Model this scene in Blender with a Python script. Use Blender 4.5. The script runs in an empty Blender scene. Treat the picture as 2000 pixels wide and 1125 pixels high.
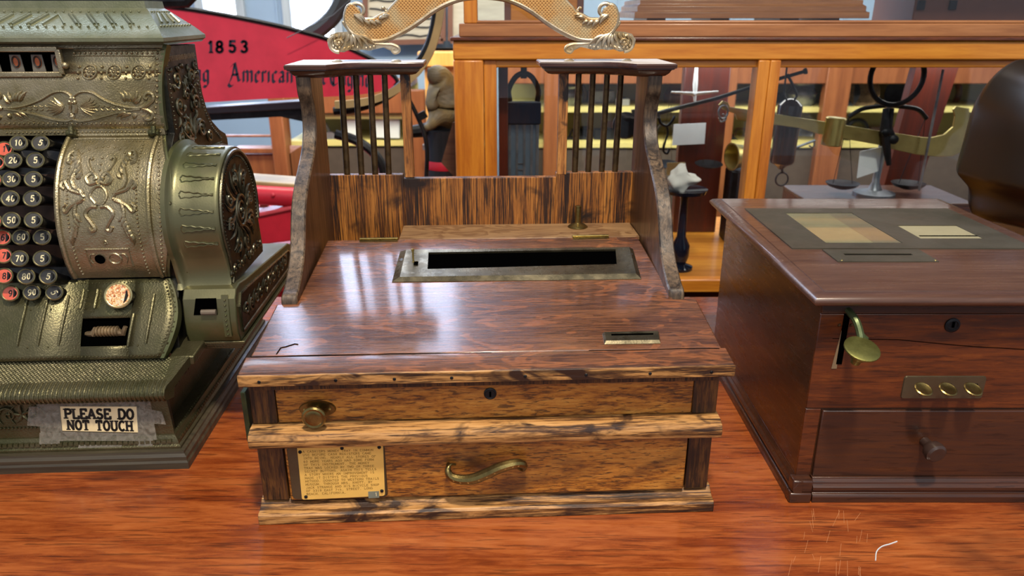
import bpy, math, random
from mathutils import Vector, Matrix
random.seed(7)
SC = bpy.context.scene
COL = SC.collection
PI = math.pi
# ---------------------------------------------------------------- camera, world, light, exposure
CAM_H, FPX, PITCH = 0.5, 1450.0, math.radians(20.4)
cd = bpy.data.cameras.new('camera'); cam = bpy.data.objects.new('camera', cd); COL.objects.link(cam)
cam.location = (0, 0, CAM_H); cam.rotation_euler = (PI/2-PITCH, 0, 0)
cd.sensor_width = 36; cd.lens = FPX/2000*36; cd.clip_start = 0.02; cd.clip_end = 60
cd.dof.use_dof = True; cd.dof.focus_distance = 0.82; cd.dof.aperture_fstop = 8.0
SC.camera = cam
SC.view_settings.view_transform = 'Standard'; SC.view_settings.look = 'None'
SC.view_settings.gamma = 1; SC.view_settings.use_curve_mapping = False
SC.view_settings.exposure = 0.35
w = bpy.data.worlds.new('world'); SC.world = w; w.use_nodes = True
w.node_tree.nodes['Background'].inputs[0].default_value = (0.80, 0.86, 1.0, 1)
w.node_tree.nodes['Background'].inputs[1].default_value = 0.42

def lamp(name, kind, loc, power, color, size=0.1, target=None, size_y=None, spot=None):
    l = bpy.data.lights.new(name, kind); o = bpy.data.objects.new(name, l); COL.objects.link(o)
    o.location = loc; l.energy = power; l.color = color
    if kind == 'AREA':
        l.size = size
        if size_y: l.shape = 'RECTANGLE'; l.size_y = size_y
    else: l.shadow_soft_size = size
    if spot: l.spot_size = math.radians(spot); l.spot_blend = .6
    if target:
        o.rotation_euler = (Vector(target)-Vector(loc)).to_track_quat('-Z', 'Y').to_euler()
    return o
WARM = (1.0, 0.86, 0.68); COOL = (0.66, 0.80, 1.0)
lamp('ceiling_spot_light', 'AREA', (0.12, -0.15, 2.3), 50, WARM, .16, (0.0, .85, .1))
lamp('left_window_daylight', 'AREA', (-2.2, 3.0, 2.7), 55, COOL, 1.4, (-.1, .9, .1), 1.6)
lamp('room_fill_light', 'AREA', (0.3, -2.4, 2.9), 42, (1, .93, .85), 2.5, (0, 1.2, .2), 2.0)
lamp('case_strip_light', 'AREA', (0.9, 1.80, .40), 3.4, (1, .95, .88), 1.3, (0.9, 1.85, 0), .08)
lamp('far_shelf_fill', 'AREA', (1.3, 2.5, 1.3), 62, (1, .93, .74), 2.6, (1.3, 3.6, 0), .4)  # added fill hanging in front of the far shelves to brighten them
lamp('far_left_shelf_fill', 'AREA', (-.6, 2.3, 1.3), 34, (1, .93, .72), 1.6, (-.6, 3.3, .05), .4)  # same kind of added fill for the left cabinet, no fixture there

# ---------------------------------------------------------------- pixel helpers (photo frame 2000x1125 -> place)
_c, _s = math.cos(PITCH), math.sin(PITCH)
def ray(x, y):
    a = x-1000; b = y-562.5
    return (a, FPX*_c-b*_s, -(b*_c+FPX*_s))
def at(x, y, Y):
    r = ray(x, y); t = Y/r[1]
    return Vector((r[0]*t, Y, CAM_H+r[2]*t))
class Frame:
    def __init__(s, o, deg):
        s.o = o; s.a = math.radians(deg)
    def loc(s, p):
        dx = p[0]-s.o[0]; dy = p[1]-s.o[1]; C, S = math.cos(s.a), math.sin(s.a)
        return Vector((dx*C+dy*S, -dx*S+dy*C, p[2]))
    def pl(s, x, y, v=0):
        r = ray(x, y); C, S = math.cos(s.a), math.sin(s.a)
        vr = -r[0]*S+r[1]*C; v0 = s.o[0]*S-s.o[1]*C
        t = (v-v0)/vr
        return s.loc((r[0]*t, r[1]*t, CAM_H+r[2]*t))
    def sd(s, x, y, u=0):
        r = ray(x, y); C, S = math.cos(s.a), math.sin(s.a)
        ur = r[0]*C+r[1]*S; u0 = -s.o[0]*C-s.o[1]*S
        t = (u-u0)/ur
        return s.loc((r[0]*t, r[1]*t, CAM_H+r[2]*t))

# ---------------------------------------------------------------- mesh builder
class MB:
    def __init__(s): s.v = []; s.f = []; s.mi = []; s.cur = 0
    def add(s, vs, fs):
        b = len(s.v); s.v += [tuple(p) for p in vs]
        for f in fs: s.f.append(tuple(i+b for i in f)); s.mi.append(s.cur)
    def box(s, x0, y0, z0, x1, y1, z1):
        s.add([(x0,y0,z0),(x1,y0,z0),(x1,y1,z0),(x0,y1,z0),(x0,y0,z1),(x1,y0,z1),(x1,y1,z1),(x0,y1,z1)],
              [(0,3,2,1),(4,5,6,7),(0,1,5,4),(1,2,6,5),(2,3,7,6),(3,0,4,7)])
        return s
    def obox(s, c, ax, ay, az):
        c = Vector(c); ax = Vector(ax); ay = Vector(ay); az = Vector(az)
        P = [c+i*ax+j*ay+k*az for k in (-1,1) for j in (-1,1) for i in (-1,1)]
        s.add(P, [(0,2,3,1),(4,5,7,6),(0,1,5,4),(1,3,7,5),(3,2,6,7),(2,0,4,6)]); return s
    def bar(s, a, b, w, h, up=(0,0,1)):
        a = Vector(a); b = Vector(b); d = (b-a); L = d.length; d.normalize()
        u = d.cross(Vector(up)); 
        if u.length < 1e-5: u = d.cross(Vector((0,1,0)))
        u.normalize(); n = u.cross(d)
        return s.obox((a+b)/2, d*L/2, u*w/2, n*h/2)
    def loft(s, rings, close=True, caps=True):
        n = len(rings[0]); vs = [p for r in rings for p in r]; fs = []
        for i in range(len(rings)-1):
            for j in range(n if close else n-1):
                k = (j+1) % n
                fs.append((i*n+j, i*n+k, (i+1)*n+k, (i+1)*n+j))
        if caps and close:
            fs.append(tuple(range(n-1, -1, -1))); fs.append(tuple((len(rings)-1)*n+j for j in range(n)))
        s.add(vs, fs); return s
    def prism(s, poly, axis, a, b):
        def P(p, t):
            return {'x': (t, p[0], p[1]), 'y': (p[0], t, p[1]), 'z': (p[0], p[1], t)}[axis]
        return s.loft([[P(p, a) for p in poly], [P(p, b) for p in poly]])
    def lathe(s, prof, c=(0,0,0), d=(0,0,1), seg=20, caps=True):
        c = Vector(c); d = Vector(d).normalized(); u = d.orthogonal().normalized(); w_ = d.cross(u)
        rings = [[c+d*h+(u*math.cos(2*PI*j/seg)+w_*math.sin(2*PI*j/seg))*max(r, 1e-5) for j in range(seg)] for r, h in prof]
        return s.loft(rings, caps=caps)
    def tube(s, path, r, seg=8, closed=False, flat=1.0, nrm=None):
        P = [Vector(p) for p in path]; n = len(P)
        if not isinstance(r, (list, tuple)): r = [r]*n
        rings = []; u = None
        for i in range(n):
            d = (P[(i+1) % n]-P[i-1]) if closed else (P[min(i+1, n-1)]-P[max(i-1, 0)])
            if d.length < 1e-9: d = Vector((0,0,1))
            d.normalize()
            if nrm is not None:
                u = Vector(nrm); u = u-d*u.dot(d); u.normalize()
            elif u is None: u = d.orthogonal().normalized()
            else:
                u = u-d*u.dot(d)
                u = d.orthogonal() if u.length < 1e-6 else u
                u.normalize()
            w_ = d.cross(u)
            rings.append([P[i]+(u*flat*math.cos(2*PI*j/seg)+w_*math.sin(2*PI*j/seg))*r[i] for j in range(seg)])
        if closed:
            rings.append(rings[0]); return s.loft(rings, caps=False)
        return s.loft(rings)
    def ball(s, c, r, seg=8, rg=5, sz=1.0):
        return s.lathe([(r*math.sin(PI*i/rg), -r*sz*math.cos(PI*i/rg)) for i in range(rg+1)], c, (0,0,1), seg, False)
    def grid(s, fn, nu, nv):
        vs = [fn(i/nu, j/nv) for j in range(nv+1) for i in range(nu+1)]
        fs = [(j*(nu+1)+i, j*(nu+1)+i+1, (j+1)*(nu+1)+i+1, (j+1)*(nu+1)+i) for j in range(nv) for i in range(nu)]
        s.add(vs, fs); return s
    def build(s, name, mat, parent=None, smooth=35, bevel=0, solid=0, bseg=2):
        me = bpy.data.meshes.new(name); me.from_pydata(s.v, [], s.f)
        for m in (mat if isinstance(mat, (list, tuple)) else [mat]): me.materials.append(m)
        if isinstance(mat, (list, tuple)):
            for p, i in zip(me.polygons, s.mi): p.material_index = i
        me.validate(); me.update()
        if smooth:
            me.shade_smooth()
            me.set_sharp_from_angle(angle=math.radians(smooth))
        o = bpy.data.objects.new(name, me); COL.objects.link(o)
        if parent: o.parent = parent
        if solid:
            m = o.modifiers.new('solid', 'SOLIDIFY'); m.thickness = solid; m.offset = 0
        if bevel:
            m = o.modifiers.new('bevel', 'BEVEL'); m.width = bevel; m.segments = bseg; m.limit_method = 'ANGLE'
            m.angle_limit = math.radians(40); m.harden_normals = False
        return o
def catmull(pts, n=6, closed=False):
    P = [Vector(p) for p in pts]; N = len(P); out = []
    rng = range(N if closed else N-1)
    for i in rng:
        p0 = P[(i-1) % N] if closed or i > 0 else P[0]*2-P[1]
        p1 = P[i]; p2 = P[(i+1) % N]
        p3 = P[(i+2) % N] if closed or i+2 < N else P[N-1]*2-P[N-2]
        for k in range(n):
            t = k/n
            out.append(0.5*((2*p1)+(p2-p0)*t+(2*p0-5*p1+4*p2-p3)*t*t+(3*p1-p0-3*p2+p3)*t**3))
    if not closed: out.append(P[-1])
    return out
def tag(o, label=None, cat=None, group=None, kind=None):
    if label: o['label'] = label
    if cat: o['category'] = cat
    if group: o['group'] = group
    if kind: o['kind'] = kind
    return o
def thing(name, label, cat, loc=(0,0,0), deg=0, group=None):
    o = bpy.data.objects.new(name, None); COL.objects.link(o); o.empty_display_size = .05
    o.location = loc; o.rotation_euler = (0, 0, math.radians(deg))
    return tag(o, label, cat, group)

# ---------------------------------------------------------------- materials
def lin(h):
    h = h.lstrip('#'); r = []
    for i in (0, 2, 4):
        c = int(h[i:i+2], 16)/255
        r.append(c/12.92 if c <= .04045 else ((c+.055)/1.055)**2.4)
    return (*r, 1)
class NT:
    def __init__(s, name):
        s.m = bpy.data.materials.new(name); s.m.use_nodes = True; s.t = s.m.node_tree; s.N = s.t.nodes
        s.b = s.N['Principled BSDF']; s.out = s.N['Material Output']
    def n(s, typ, **kw):
        x = s.N.new(typ)
        for k, v in kw.items():
            if k.startswith('i_'):
                key = k[2:].replace('_', ' ')
                x.inputs[key].default_value = v
            else: setattr(x, k, v)
        return x
    def l(s, a, b): s.t.links.new(a, b)
    def coords(s, scale=(1,1,1), rot=(0,0,0)):
        tc = s.n('ShaderNodeTexCoord'); mp = s.n('ShaderNodeMapping')
        mp.inputs['Scale'].default_value = scale; mp.inputs['Rotation'].default_value = rot
        s.l(tc.outputs['Object'], mp.inputs['Vector']); return mp.outputs[0]
    def noise(s, vec, scale, detail=5, rough=.55, dist=0):
        x = s.n('ShaderNodeTexNoise'); x.inputs['Scale'].default_value = scale; x.inputs['Detail'].default_value = detail
        x.inputs['Roughness'].default_value = rough; x.inputs['Distortion'].default_value = dist
        s.l(vec, x.inputs['Vector']); return x.outputs['Fac']
    def ramp(s, fac, stops, interp='LINEAR'):
        x = s.n('ShaderNodeValToRGB'); cr = x.color_ramp; cr.interpolation = interp
        while len(cr.elements) < len(stops): cr.elements.new(.5)
        for e, (p, c) in zip(cr.elements, stops):
            e.position = p; e.color = lin(c) if isinstance(c, str) else (c, c, c, 1)
        s.l(fac, x.inputs[0]); return x.outputs[0]
    def mix(s, fac, a, b, mode='MIX'):
        x = s.n('ShaderNodeMix'); x.data_type = 'RGBA'; x.blend_type = mode
        for v, i in ((fac, 0), (a, 6), (b, 7)):
            if hasattr(v, 'links'): s.l(v, x.inputs[i])
            else: x.inputs[i].default_value = lin(v) if isinstance(v, str) else v
        return x.outputs[2]
    def bump(s, h, strength=.3, dist=.002, prev=None):
        x = s.n('ShaderNodeBump'); x.inputs['Strength'].default_value = strength; x.inputs['Distance'].default_value = dist
        s.l(h, x.inputs['Height'])
        if prev: s.l(prev, x.inputs['Normal'])
        return x.outputs[0]
    def fin(s, col=None, rough=None, normal=None, **kw):
        def put(k, v):
            if v is None: return
            if hasattr(v, 'links'): s.l(v, s.b.inputs[k])
            else: s.b.inputs[k].default_value = lin(v) if isinstance(v, str) else v
        put('Base Color', col); put('Roughness', rough); put('Normal', normal)
        for k, v in kw.items(): put(k.replace('_', ' '), v)
        return s.m
def plain(name, col, rough=.5, metal=0, var=.12, scale=30, bump=.0, **kw):
    m = NT(name); c = m.coords()
    n = m.noise(c, scale, 4)
    cc = m.mix(m.ramp(n, [(.3, 0.0), (.7, 1.0)]), col, col)
    dk = m.mix(m.ramp(n, [(.35, 0.0), (.75, 1.0)]), (1-var*2, 1-var*2, 1-var*2, 1), (1, 1, 1, 1))
    cc = m.mix(1.0, cc, dk, 'MULTIPLY')
    nn = m.bump(m.noise(c, scale*6, 3), bump, .001) if bump else None
    return m.fin(cc, rough, nn, **{'Metallic': metal, **kw})
def wood(name, stops, axis='X', sc=70, stretch=16, rough=.38, bump=.35, fleck=None, mott=None, coat=.0, rot=(0,0,0), dist=.6, spec=.5, pore=None, fk=1.0):
    m = NT(name)
    k = {'X': (1/stretch, 1, 1), 'Y': (1, 1/stretch, 1), 'Z': (1, 1, 1/stretch)}[axis]
    v = m.coords(k, rot)
    broad = m.noise(v, sc*.18, 4, .6, dist*1.5)
    fine = m.noise(v, sc*1.5, 6, .7, dist*.4)
    mx = m.n('ShaderNodeMath', operation='MULTIPLY_ADD'); m.l(fine, mx.inputs[0]); mx.inputs[1].default_value = .55
    mm = m.n('ShaderNodeMath', operation='MULTIPLY'); m.l(broad, mm.inputs[0]); mm.inputs[1].default_value = .45
    m.l(mm.outputs[0], mx.inputs[2])
    col = m.ramp(mx.outputs[0], stops)
    if fleck:   # (colour, scale, stretch, threshold)
        k2 = {'X': (1/fleck[2], 1, 1), 'Y': (1, 1/fleck[2], 1), 'Z': (1, 1, 1/fleck[2])}[axis]
        fn = m.noise(m.coords(k2, rot), fleck[1], 2, .5, 1.8)
        fm = m.ramp(fn, [(fleck[3], 0.0), (fleck[3]+.03, .65*fk), (fleck[3]+.09, .45*fk), (fleck[3]+.14, 0.0)])
        col = m.mix(fm, col, fleck[0])
    hgt = mx.outputs[0]
    if pore:    # (colour, scale, stretch, threshold, strength)
        k3 = {'X': (1/pore[2], 1, 1), 'Y': (1, 1/pore[2], 1), 'Z': (1, 1, 1/pore[2])}[axis]
        pn = m.noise(m.coords(k3, rot), pore[1], 3, .6, .5)
        pm = m.ramp(pn, [(pore[3]-.03, pore[4]), (pore[3]+.03, 0.0)])
        col = m.mix(pm, col, pore[0])
    if mott:    # (colour, scale, lo, hi)
        mn = m.noise(m.coords((.5,1,1) if axis == 'X' else (1,1,1), rot), mott[1], 4, .6, .8)
        col = m.mix(m.ramp(mn, [(mott[2], 0.0), (mott[3], 1.0)]), col, mott[0])
    nrm = m.bump(mx.outputs[0], bump, .0012)
    rg = m.ramp(fine, [(.3, rough*1.25), (.7, rough*.8)])
    return m.fin(col, rg, nrm, **{'Coat Weight': coat, 'Coat Roughness': .12, 'Specular IOR Level': spec})
def metal(name, col, col2=None, rough=.35, metal=.85, scale=14, bump=.25, bscale=500, lo=.42, hi=.62):
    m = NT(name); c = m.coords()
    n = m.noise(c, scale, 6, .65)
    cc = m.mix(m.ramp(n, [(lo, 0.0), (hi, 1.0)]), col, col2 or col)
    rg = m.ramp(m.noise(c, scale*3, 4), [(.3, rough*.8), (.7, rough*1.3)])
    return m.fin(cc, rg, m.bump(m.noise(c, bscale, 2), bump, .0006), Metallic=metal)
def glass(name, tint='#ffffff', refl=.08, rough=.02):
    m = NT(name); m.N.remove(m.b)
    tr = m.n('ShaderNodeBsdfTransparent'); tr.inputs[0].default_value = lin(tint)
    gl = m.n('ShaderNodeBsdfGlossy'); gl.inputs['Roughness'].default_value = rough
    fr = m.n('ShaderNodeFresnel'); ge = m.n('ShaderNodeNewGeometry'); mr = m.n('ShaderNodeMapRange'); mr.inputs[3].default_value = 1.45; mr.inputs[4].default_value = 1/1.45
    m.l(ge.outputs['Backfacing'], mr.inputs[0]); m.l(mr.outputs[0], fr.inputs[0])
    mx = m.n('ShaderNodeMixShader'); m.l(fr.outputs[0], mx.inputs[0]); m.l(tr.outputs[0], mx.inputs[1]); m.l(gl.outputs[0], mx.inputs[2])
    m.l(mx.outputs[0], m.out.inputs[0]); return m.m
def emit(name, col, k):
    m = NT(name); m.b.inputs['Base Color'].default_value = lin(col)
    m.b.inputs['Emission Color'].default_value = lin(col); m.b.inputs['Emission Strength'].default_value = k
    return m.m
M = {}
M['counter'] = wood('varnished_red_wood', [(.30,'#52200d'),(.43,'#7e3916'),(.54,'#9c5225'),(.70,'#b36a38')], 'X', 90, 8, .24, .12,
                    mott=('#3a1c14', 5, .55, .70), coat=.45, pore=('#34130a', 330, 22, .41, .55), rot=(0,0,.12), dist=1.2)
M['oak_lid'] = wood('dark_quartered_oak', [(.32,'#24130d'),(.43,'#4b2c1d'),(.54,'#6c442c'),(.68,'#855738')], 'X', 230, 16, .25, .45,
                    fleck=('#9a5c34', 30, 2.6, .56), mott=('#2f1810', 10, .56, .78), coat=.8, pore=('#1c0e09', 480, 14, .43, .6), fk=.75)
M['oak_front'] = wood('golden_oak', [(.36,'#281204'),(.43,'#74410f'),(.51,'#a86a22'),(.66,'#c98f3e')], 'X', 300, 7, .36, .8,
                      fleck=('#b98038', 34, 3.0, .57), mott=('#3c1e0a', 14, .56, .80), coat=.2, rot=(0,.12,0), pore=('#2a1405', 420, 7, .42, .75), fk=.6)
M['oak_mould'] = wood('worn_oak_moulding', [(.40,'#1c0e07'),(.46,'#64401d'),(.52,'#b5854c'),(.66,'#cfa26a')], 'X', 170, 16, .42, .9,
                      mott=('#2c170a', 34, .55, .66), pore=('#1c0d05', 300, 16, .41, .8))
M['oak_dark'] = wood('blackened_oak', [(.34,'#1a0e07'),(.45,'#3c220f'),(.56,'#62401c'),(.72,'#80562a')], 'Z', 240, 12, .42, .6, mott=('#1c0f07', 20, .5, .7), pore=('#120904', 320, 12, .43, .8))
M['oak_back'] = wood('vertical_grain_oak', [(.40,'#170b05'),(.46,'#43230d'),(.52,'#8f5822'),(.64,'#b87c38')], 'Z', 380, 40, .45, .6,
                     mott=('#1e0f07', 16, .53, .70), pore=('#150a04', 420, 30, .44, .8))
M['oak_side'] = wood('dark_oak_side', [(.28,'#1f130d'),(.45,'#412919'),(.60,'#5f3f29'),(.75,'#7a5236')], 'Z', 90, 14, .35, .3,
                     mott=('#8a5a36', 12, .60, .78), coat=.2, pore=('#180d08', 260, 16, .41, .6))
M['oak_edge'] = wood('worn_grey_oak_edge', [(.35,'#2a2018'),(.47,'#4d3f31'),(.58,'#6b5844'),(.72,'#8a7358')], 'Z', 160, 10, .42, .5,
                     mott=('#241a13', 60, .5, .66), pore=('#1c140d', 300, 8, .40, .7))
M['oak_step'] = wood('dusty_oak', [(.30,'#4a3320'),(.45,'#75573a'),(.60,'#94744f'),(.75,'#a98a66')], 'X', 110, 12, .45, .3,
                     fleck=('#5a3a20', 30, 2.2, .53))
M['oak_post'] = wood('pale_oak_post', [(.33,'#24120a'),(.43,'#8a5525'),(.55,'#bd8345'),(.72,'#cf9a5e')], 'Z', 130, 14, .45, .5,
                     mott=('#1c0d06', 24, .55, .63), pore=('#2a1408', 300, 16, .41, .6))
M['mahog'] = wood('dark_mahogany', [(.30,'#200d06'),(.44,'#44200d'),(.56,'#623013'),(.72,'#7d451e')], 'X', 120, 10, .3, .15, pore=('#1a0a05', 300, 14, .40, .5),
                  mott=('#8a4a18', 9, .56, .80), coat=.3)
M['mahog_top'] = wood('mahogany_top', [(.28,'#33221b'),(.44,'#4d3429'),(.58,'#5e4335'),(.75,'#705848')], 'X', 120, 12, .3, .12,
                      mott=('#4a2f24', 8, .5, .8), coat=.35)
M['mahog_side'] = wood('mahogany_side', [(.28,'#1e0f08'),(.44,'#36200f'),(.58,'#4a2913'),(.75,'#663a1a')], 'Y', 60, 8, .28, .1,
                       mott=('#2c160e', 6, .5, .7), coat=.3)
M['mahog_dark'] = wood('dark_drawer_mahogany', [(.28,'#241209'),(.44,'#3a2116'),(.58,'#482816'),(.75,'#5e351b')], 'X', 120, 12, .3, .14, pore=('#180b06', 300, 14, .40, .5),
                       mott=('#7a3a14', 5, .6, .8), coat=.3)
M['case'] = wood('yellow_pine_frame', [(.30,'#8a4a12'),(.44,'#b8701f'),(.58,'#cf8a2f'),(.75,'#dfa04a')], 'X', 60, 14, .35, .2, coat=.2)
M['case_v'] = wood('yellow_pine_stile', [(.30,'#7d3f0f'),(.44,'#b0661b'),(.58,'#cc842c'),(.75,'#dc9a42')], 'Z', 60, 14, .35, .2, coat=.2)
M['case_up'] = wood('brown_pine_rail', [(.30,'#6d4022'),(.44,'#8d5a34'),(.58,'#a87144'),(.75,'#b58258')], 'X', 60, 14, .35, .2, coat=.2)
M['redwood'] = wood('red_cabinet_wood', [(.30,'#260c07'),(.44,'#3e150b'),(.58,'#531d0e'),(.75,'#6b2c15')], 'Z', 40, 12, .35, .15)
M['farwood'] = wood('far_orange_cabinet_wood', [(.30,'#5f3218'),(.44,'#774426'),(.58,'#895432'),(.75,'#996640')], 'Z', 30, 12, .4, .15)
M['pinebright'] = wood('pale_pine_cupboard', [(.30,'#b07a3a'),(.44,'#c48d48'),(.58,'#d3a05c'),(.75,'#dcae70')], 'Z', 30, 12, .4, .15)
M['greywall'] = wood('grey_weathered_boards', [(.30,'#8a93a0'),(.44,'#a3adb9'),(.58,'#b4bec9'),(.75,'#c4ccd4')], 'Z', 20, 12, .6, .2)
M['bluewall'] = plain('blue_grey_paint', '#8fa7c4', .55, var=.06, scale=4)
M['floor'] = wood('dark_floor_boards', [(.30,'#2a1c14'),(.5,'#4a3526'),(.75,'#5f4836')], 'Y', 20, 14, .5, .2)
M['ceil'] = plain('ceiling_boards', '#b9b2a6', .8, var=.05, scale=3)
M['reg'] = metal('green_bronze', '#625d44', '#4e4e32', .33, .75, 9, .8, 480)
M['reg_face'] = metal('worn_brass_bronze', '#a69b80', '#857b5a', .36, .82, 12, .9, 520)
M['reg_green'] = metal('green_lacquered_bronze', '#6a684c', '#56603a', .34, .7, 7, .12, 500)
M['reg_dark'] = metal('blackened_bronze', '#161612', '#26261d', .4, .6, 20, .5, 300)
M['reg_orn'] = metal('highlight_relief_bronze', '#7d7862', '#504d3d', .28, .9, 30, .3, 500)  # lighter than its panels, highlights are put into the relief colour
M['reg_roof'] = metal('grey_lid_bronze', '#85866e', '#6e7258', .38, .6, 10, .5, 420)
M['grime'] = plain('brown_grime', '#4a3222', .7, var=.3, scale=60, bump=.3)
M['plinth'] = wood('worn_black_plinth', [(.30,'#15120d'),(.48,'#3d372b'),(.62,'#544c3b'),(.72,'#9a7040')], 'X', 60, 18, .4, .3)
M['black'] = plain('black_enamel', '#0b0b0c', .3, var=.05)
M['void'] = plain('hole_shade_black', '#020202', .9, var=.0, **{'Specular IOR Level': 0.0})  # flat black, mostly painting the shade of holes and slots not cut
M['iron'] = metal('black_iron', '#17181b', '#26282c', .45, .7, 20, .3)
M['brass'] = metal('aged_brass', '#8a7a4a', '#6a5c38', .28, .95, 30, .15)
M['brass_b'] = metal('bright_brass', '#b8a765', '#a3935a', .33, .85, 12, .1)
M['brass_d'] = metal('dull_brass_rod', '#5e4a30', '#4a3a26', .38, .8, 90, .3, lo=.45, hi=.6)
M['bronze_pl'] = metal('grey_bronze_plate', '#66604c', '#55503e', .35, .75, 12, .1)
M['slot'] = metal('tarnished_slot_plate', '#7d745c', '#5e5744', .27, .9, 25, .15)
M['silver'] = metal('white_metal_casting', '#b8ae9a', '#a58e66', .40, .75, 40, .3)
M['steel'] = metal('grey_steel', '#8d9196', '#70757c', .35, .8, 20, .1)
M['keyrim'] = metal('brass_key_rim', '#8e8660', '#6a6446', .3, .9, 60, .1)
M['keyblack'] = plain('black_key_face', '#1c1b19', .42, var=.1, scale=200)
M['keyred'] = plain('red_key_face', '#d2553a', .3, var=.12, scale=200)
M['cream'] = plain('cream_numerals', '#e6dcb0', .5, var=.05)
M['ink'] = plain('black_ink', '#15130f', .6, var=.0)
M['inkblue'] = plain('dark_blue_lettering', '#1b2237', .5, var=.0)
M['inkbrown'] = plain('faded_brown_typing', '#8a6a2c', .6, var=.0)
M['paper'] = plain('cream_card', '#e4d3a6', .6, var=.05, scale=60)
M['yellowcard'] = plain('yellowed_card', '#e9bd62', .45, var=.07, scale=40)
M['white'] = plain('white_paper', '#cfd6da', .6, var=.04)
M['red'] = plain('red_paint', '#c2263a', .35, var=.10, scale=20)
M['redsign'] = plain('red_sign_paint', '#d8384f', .28, var=.10, scale=18)
M['tan'] = plain('tan_wheel_wood', '#a08a5e', .5, var=.12, scale=20)
M['yellow'] = plain('yellow_shelf_paper', '#c9bd78', .6, var=.05, scale=8)
M['olive'] = plain('pale_olive_backing', '#a49c66', .7, var=.1, scale=8)
M['monkey'] = metal('carved_grey_brown_statue', '#5f5848', '#7a6a42', .6, .1, 14, .6, 120)
M['hood'] = plain('dark_brown_enamel', '#241c12', .30, var=.04, **{'Specular IOR Level': .5})
M['glass'] = glass('case_glass', '#f4f7f8')
M['tissue'] = plain('white_tissue', '#dcdad2', .8, var=.06)
M['wirebg'] = wood('grey_driftwood_board', [(.30,'#8f887c'),(.5,'#b0a99c'),(.75,'#c9c3b6')], 'X', 20, 8, .7, .3)
M['brownframe'] = plain('brown_frame_paint', '#6a4030', .5, var=.08)
M['window'] = emit('bright_daylight_pane', '#d3e0ff', 9.5)
# ---------------------------------------------------------------- room
def st(mb, name, mat, **k):
    o = mb.build(name, mat, **k); o['kind'] = 'structure'; return o
FLZ = -0.92; CEZ = 4.9; BKY = 4.6
st(MB().box(-5, -4, FLZ-.05, 5, BKY+.1, FLZ), 'floor', M['floor'], smooth=0)
st(MB().box(-5, 1.2, CEZ, 5, BKY+.1, CEZ+.06), 'ceiling', M['ceil'], smooth=0)
# back wall: bluish boards with window openings
WIN = []   # (x0,x1,z0,z1)
def wx(px): return at(px, 20, BKY).x
wins = [(wx(385), wx(480), .20, 4.6), (wx(554), wx(668), .20, 4.6), (-4.3, -3.3, .2, 4.6), (-.95, -.35, 2.6, 4.6)]
wins.sort()
mb = MB(); x = -5
for (a, b, z0, z1) in wins:
    mb.box(x, BKY, FLZ, a, BKY+.1, CEZ); mb.box(a, BKY, FLZ, b, BKY+.1, z0); mb.box(a, BKY, z1, b, BKY+.1, CEZ); x = b
mb.box(x, BKY, FLZ, 5, BKY+.1, CEZ)
for i in range(30):       # board seams
    xx = -5+i*.33
    if not any(a-.02 < xx < b+.02 for a, b, _, _ in wins): mb.box(xx, BKY-.008, FLZ, xx+.012, BKY, CEZ)
st(mb, 'wall_back', M['bluewall'], smooth=0)
st(MB().box(-5.1, 1.0, FLZ, -5, BKY+.1, CEZ), 'wall_left', M['bluewall'], smooth=0)
st(MB().box(5, 1.0, FLZ, 5.1, BKY+.1, CEZ), 'wall_right', M['greywall'], smooth=0)
for i, (a, b, z0, z1) in enumerate(wins):
    r = bpy.data.objects.new('window_%d' % (i+1), None); COL.objects.link(r); r['kind'] = 'structure'
    f = MB(); t = .05
    f.box(a, BKY-.03, z0, a+t, BKY+.05, z1).box(b-t, BKY-.03, z0, b, BKY+.05, z1).box(a+t, BKY-.03, z0, b-t, BKY+.05, z0+t).box(a+t, BKY-.03, z1-t, b-t, BKY+.05, z1)
    f.box(a+t, BKY-.02, (z0+z1)/2, b-t, BKY+.04, (z0+z1)/2+.03)
    f.build('window_frame', M['greywall'], r, smooth=0)
    MB().box(a+t, BKY+.03, z0+t, b-t, BKY+.04, z1-t).build('window_pane', M['window'], r, smooth=0)
# ---------------------------------------------------------------- counter
ct = thing('display_counter', 'long varnished reddish wood counter carrying the antique registers and boxes', 'counter', (0, 0, FLZ))
H0 = -FLZ
mb = MB().box(-1.6, .28, H0-.035, 1.6, 1.30, H0); mb.build('counter_top', M['counter'], ct, bevel=.004)
MB().box(-1.55, .33, 0, 1.55, 1.26, H0-.035).build('counter_body', M['counter'], ct, smooth=0)
def chip(mb, pts, w=.0006, z=.0004):
    P = [(p[0], p[1], z) for p in pts]; mb.tube(P, w, 5)
mb = MB()
for pts in (((1710,1095),(1712,1078),(1722,1068),(1738,1063),(1752,1058)),):
    q = catmull([at(x, y, 1) for x, y in pts], 4)
    chip(mb, [Vector(((p.x)*(CAM_H/(CAM_H-p.z)), (p.y)*(CAM_H/(CAM_H-p.z)), 0)) for p in q])
o = mb.build('thread_snippet', M['white'])
tag(o, 'short curl of pale thread lying on the counter in front of the mahogany box', 'thread')
def gz(x, y):
    r = ray(x, y); t = -CAM_H/r[2]; return Vector((r[0]*t, r[1]*t, 0))
random.seed(3)
mb = MB()
for i in range(26):
    x = random.uniform(1540, 1700); y = random.uniform(990, 1110); dx = random.uniform(-14, 6); dy = random.uniform(10, 34)
    a = gz(x, y); b = gz(x+dx, y+dy); 
    mb.tube([(a.x, a.y, H0), (b.x, b.y, H0)], .00018, 4)
o = mb.build('surface_scratches', plain('pale_scratch', '#c98a5a', .6), ct); tag(o, 'pale scratches')

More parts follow.
